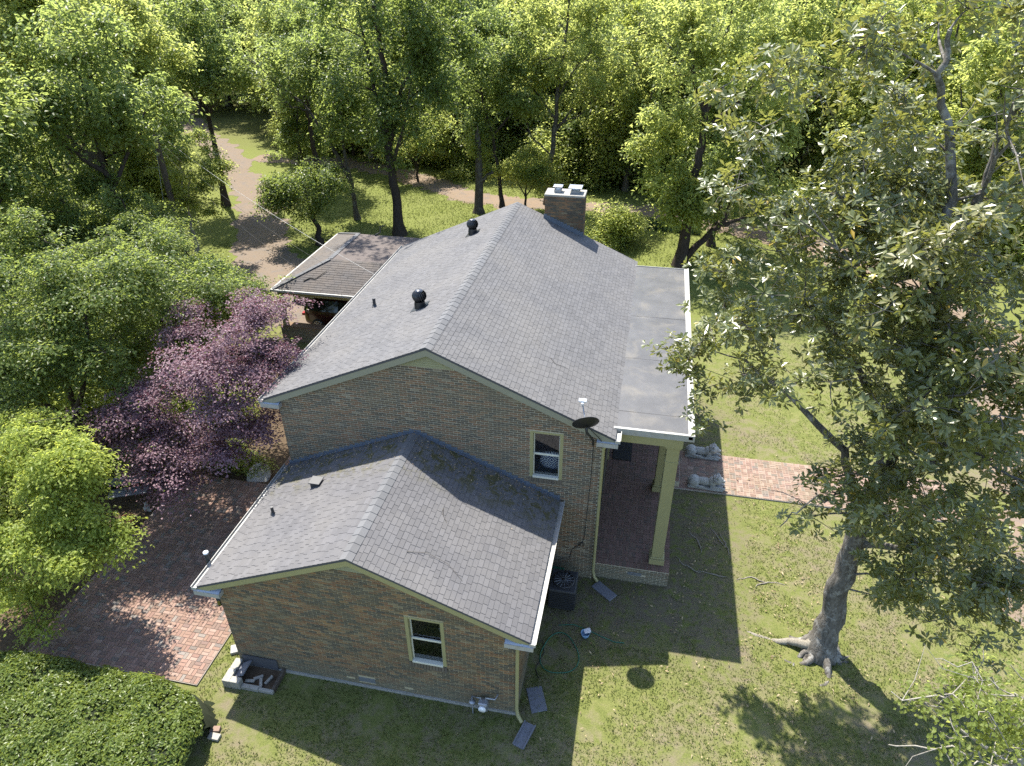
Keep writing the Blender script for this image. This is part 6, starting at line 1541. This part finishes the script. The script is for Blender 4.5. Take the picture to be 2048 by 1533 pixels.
# ------------------------------------------------------------------ turf and litter
def turf():
    r = np.random.default_rng(171); n = 330000
    x = r.uniform(-1.2, 24.0, n); y = r.uniform(-9.2, 17, n)
    d2 = (x - CAMP[0]) ** 2 + (y - CAMP[1]) ** 2
    k = r.random(n) < np.clip(260 / (d2 + 60), .16, 1)
    def inside(a, b, c, d): return (x > a) & (x < b) & (y > c) & (y < d)
    k &= ~inside(-5.6, -.34, -5.6, 2.1) & ~inside(WX0 - .05, WX1 + .05, WY - .06, .1) & ~inside(-.1, 11.6, -.02, 12.6) & ~inside(11.1, 20.7, 4.5, 6.8) & ~inside(.3, 1.65, -5.4, -4.6) & ~inside(9, 11.3, 0, 12)
    k &= ~((x + 2.9) ** 2 / 3.8 ** 2 + (y + 7.55) ** 2 / 1.9 ** 2 < 1)
    k &= x < 20.9 + .12 * np.abs(y - 2)
    bare = (np.sin(x * 1.7 + 1.3 * np.sin(y * 1.1)) * np.sin(y * 1.9 + np.sin(x * .9)) + .5 * np.sin(x * 4.3 + y * 2.2) * np.sin(y * 5.1 - x))
    near_wall = ((x > 7.6) & (x < 11.6) & (y > -2.2)) | ((x > 11.2) & (x < 13.6) & (y > -1.5))
    k &= (bare < .42 + .25 * r.random(n)) & ~(near_wall & (r.random(n) < .72))
    x, y = x[k], y[k]; n = len(x); bare = bare[k]
    h = r.uniform(.025, .065, n); a = r.uniform(0, 6.28, n); w = r.uniform(.008, .017, n); lx = r.normal(0, .03, n); ly = r.normal(0, .03, n)
    V = np.stack([np.c_[x - np.cos(a) * w, y - np.sin(a) * w, 0 * x], np.c_[x + np.cos(a) * w, y + np.sin(a) * w, 0 * x], np.c_[x + lx, y + ly, h]], 1).reshape(-1, 3)
    tint = np.clip(r.random(n) * .65 + .25 * (.5 + .5 * np.sin(x * 1.1 + 2) * np.sin(y * .8)), 0, .94); tint[r.random(n) > .95] = .99
    o = bpy.data.objects.new('grass', np_mesh('grass', V, np.arange(3 * n).reshape(-1, 3), M['blade'], False, {'tint': tint})); link(o)
    tag(o, 'short patchy lawn grass around the house and magnolia', 'grass', None, 'stuff')
turf()
def back_turf():
    r = np.random.default_rng(172); n = 110000
    x = r.uniform(-17, 21, n); y = r.uniform(18.5, 43, n)
    pc = np.array([(-26, 43.5), (-19, 43.4), (-13.3, 41.9), (-7.4, 38.4), (-3.7, 35.6), (3, 34.9), (8.9, 35.2), (11.5, 33.3), (16, 31.8), (21, 28.5), (25, 21)]); dc = np.array([(1, 15.5), (-5, 15.6), (-9.5, 17.2), (-13.3, 21.6), (-18.5, 30.6), (-24.2, 38.1)])
    def near(c, w):
        d = np.full(n, 99.0)
        for a, b in zip(c[:-1], c[1:]):
            t = np.clip(((x - a[0]) * (b[0] - a[0]) + (y - a[1]) * (b[1] - a[1])) / ((b - a) ** 2).sum(), 0, 1); d = np.minimum(d, np.hypot(x - a[0] - t * (b[0] - a[0]), y - a[1] - t * (b[1] - a[1])))
        return d < w
    k = ~near(pc, 1.15) & ~near(dc, 1.9); x, y = x[k], y[k]; n = len(x)
    thin = np.sin(x * .9 + np.sin(y * .7)) * np.sin(y * 1.1 + np.sin(x * .6)); k = r.random(n) < np.clip(.75 - .5 * thin, .15, 1); x, y, thin = x[k], y[k], thin[k]; n = len(x)
    h = r.uniform(.04, .12, n); a = r.uniform(0, 6.28, n); w = r.uniform(.015, .035, n); lx = r.normal(0, .05, n); ly = r.normal(0, .05, n)
    V = np.stack([np.c_[x - np.cos(a) * w, y - np.sin(a) * w, 0 * x], np.c_[x + np.cos(a) * w, y + np.sin(a) * w, 0 * x], np.c_[x + lx, y + ly, h]], 1).reshape(-1, 3)
    o = bpy.data.objects.new('grass', np_mesh('grass', V, np.arange(3 * n).reshape(-1, 3), M['blade'], False, {'tint': np.clip(.55 - .3 * thin + .35 * (r.random(n) - .5), 0, .94)})); link(o)
    tag(o, 'longer lawn grass behind the house along the leafy path', 'grass', None, 'stuff')
back_turf()
def litter():
    r = np.random.default_rng(181); n = 2600
    x = np.concatenate([r.normal(14.2, 2.6, n * 2 // 3), r.uniform(8.0, 20.5, n - n * 2 // 3)]); y = np.concatenate([r.normal(.2, 3.2, n * 2 // 3), r.uniform(-8.5, 9, n - n * 2 // 3)])
    k = ((np.sin(x * 2.3 + 1.7 * np.sin(y * 1.3)) * np.sin(y * 2.1 + x * .6) + .5 * r.random(len(x))) > .3) & ~((x < 11.3) & (y > -.1)) & ~((x < 7.8) & (y > -5)) & (x > 7.6); x, y = x[k], y[k]; n = len(x)
    z = .035 + r.random(n) * .03
    z[(x > 11.2) & (y > 4.5) & (y < 6.8)] += .05
    N = np.array((0, 0, 1.0)) + r.normal(0, .45, (n, 3)); D = r.normal(0, 1, (n, 3)) * np.array((1, 1, .3))
    V, F, t = leaf_geo(np.c_[x, y, z], N, D, r.uniform(.03, .13, n), r.uniform(.016, .05, n), .15, r.random(n) * .9)
    o = bpy.data.objects.new('leaf_litter', np_mesh('leaf_litter', V, F, M['dead_leaf'], False, {'tint': t})); link(o)
    tag(o, 'dry tan magnolia leaves scattered on the grass', 'leaves', None, 'stuff')
    # catkins and leaf clumps caught on the wing roof
    n = 900; x = r.uniform(.3, 7.8, n); y = -.06 - np.abs(r.normal(0, .55, n)); k = r.random(n) < np.exp(y * 1.2); x, y = x[k], y[k]; n = len(x)
    z = EHR - ES * np.abs(x - EXC) + .03
    V, F, t = leaf_geo(np.c_[x, y, z], np.array((0, 0, 1.0)) + r.normal(0, .4, (n, 3)), r.normal(0, 1, (n, 3)), r.uniform(.03, .08, n), r.uniform(.012, .03, n), .1, r.random(n) * .9)
    o = bpy.data.objects.new('roof_litter', np_mesh('roof_litter', V, F, M['dead_leaf'], False, {'tint': t})); link(o)
    tag(o, 'dry leaf debris caught along the wing roof below the brick gable', 'leaves', None, 'stuff')
litter()
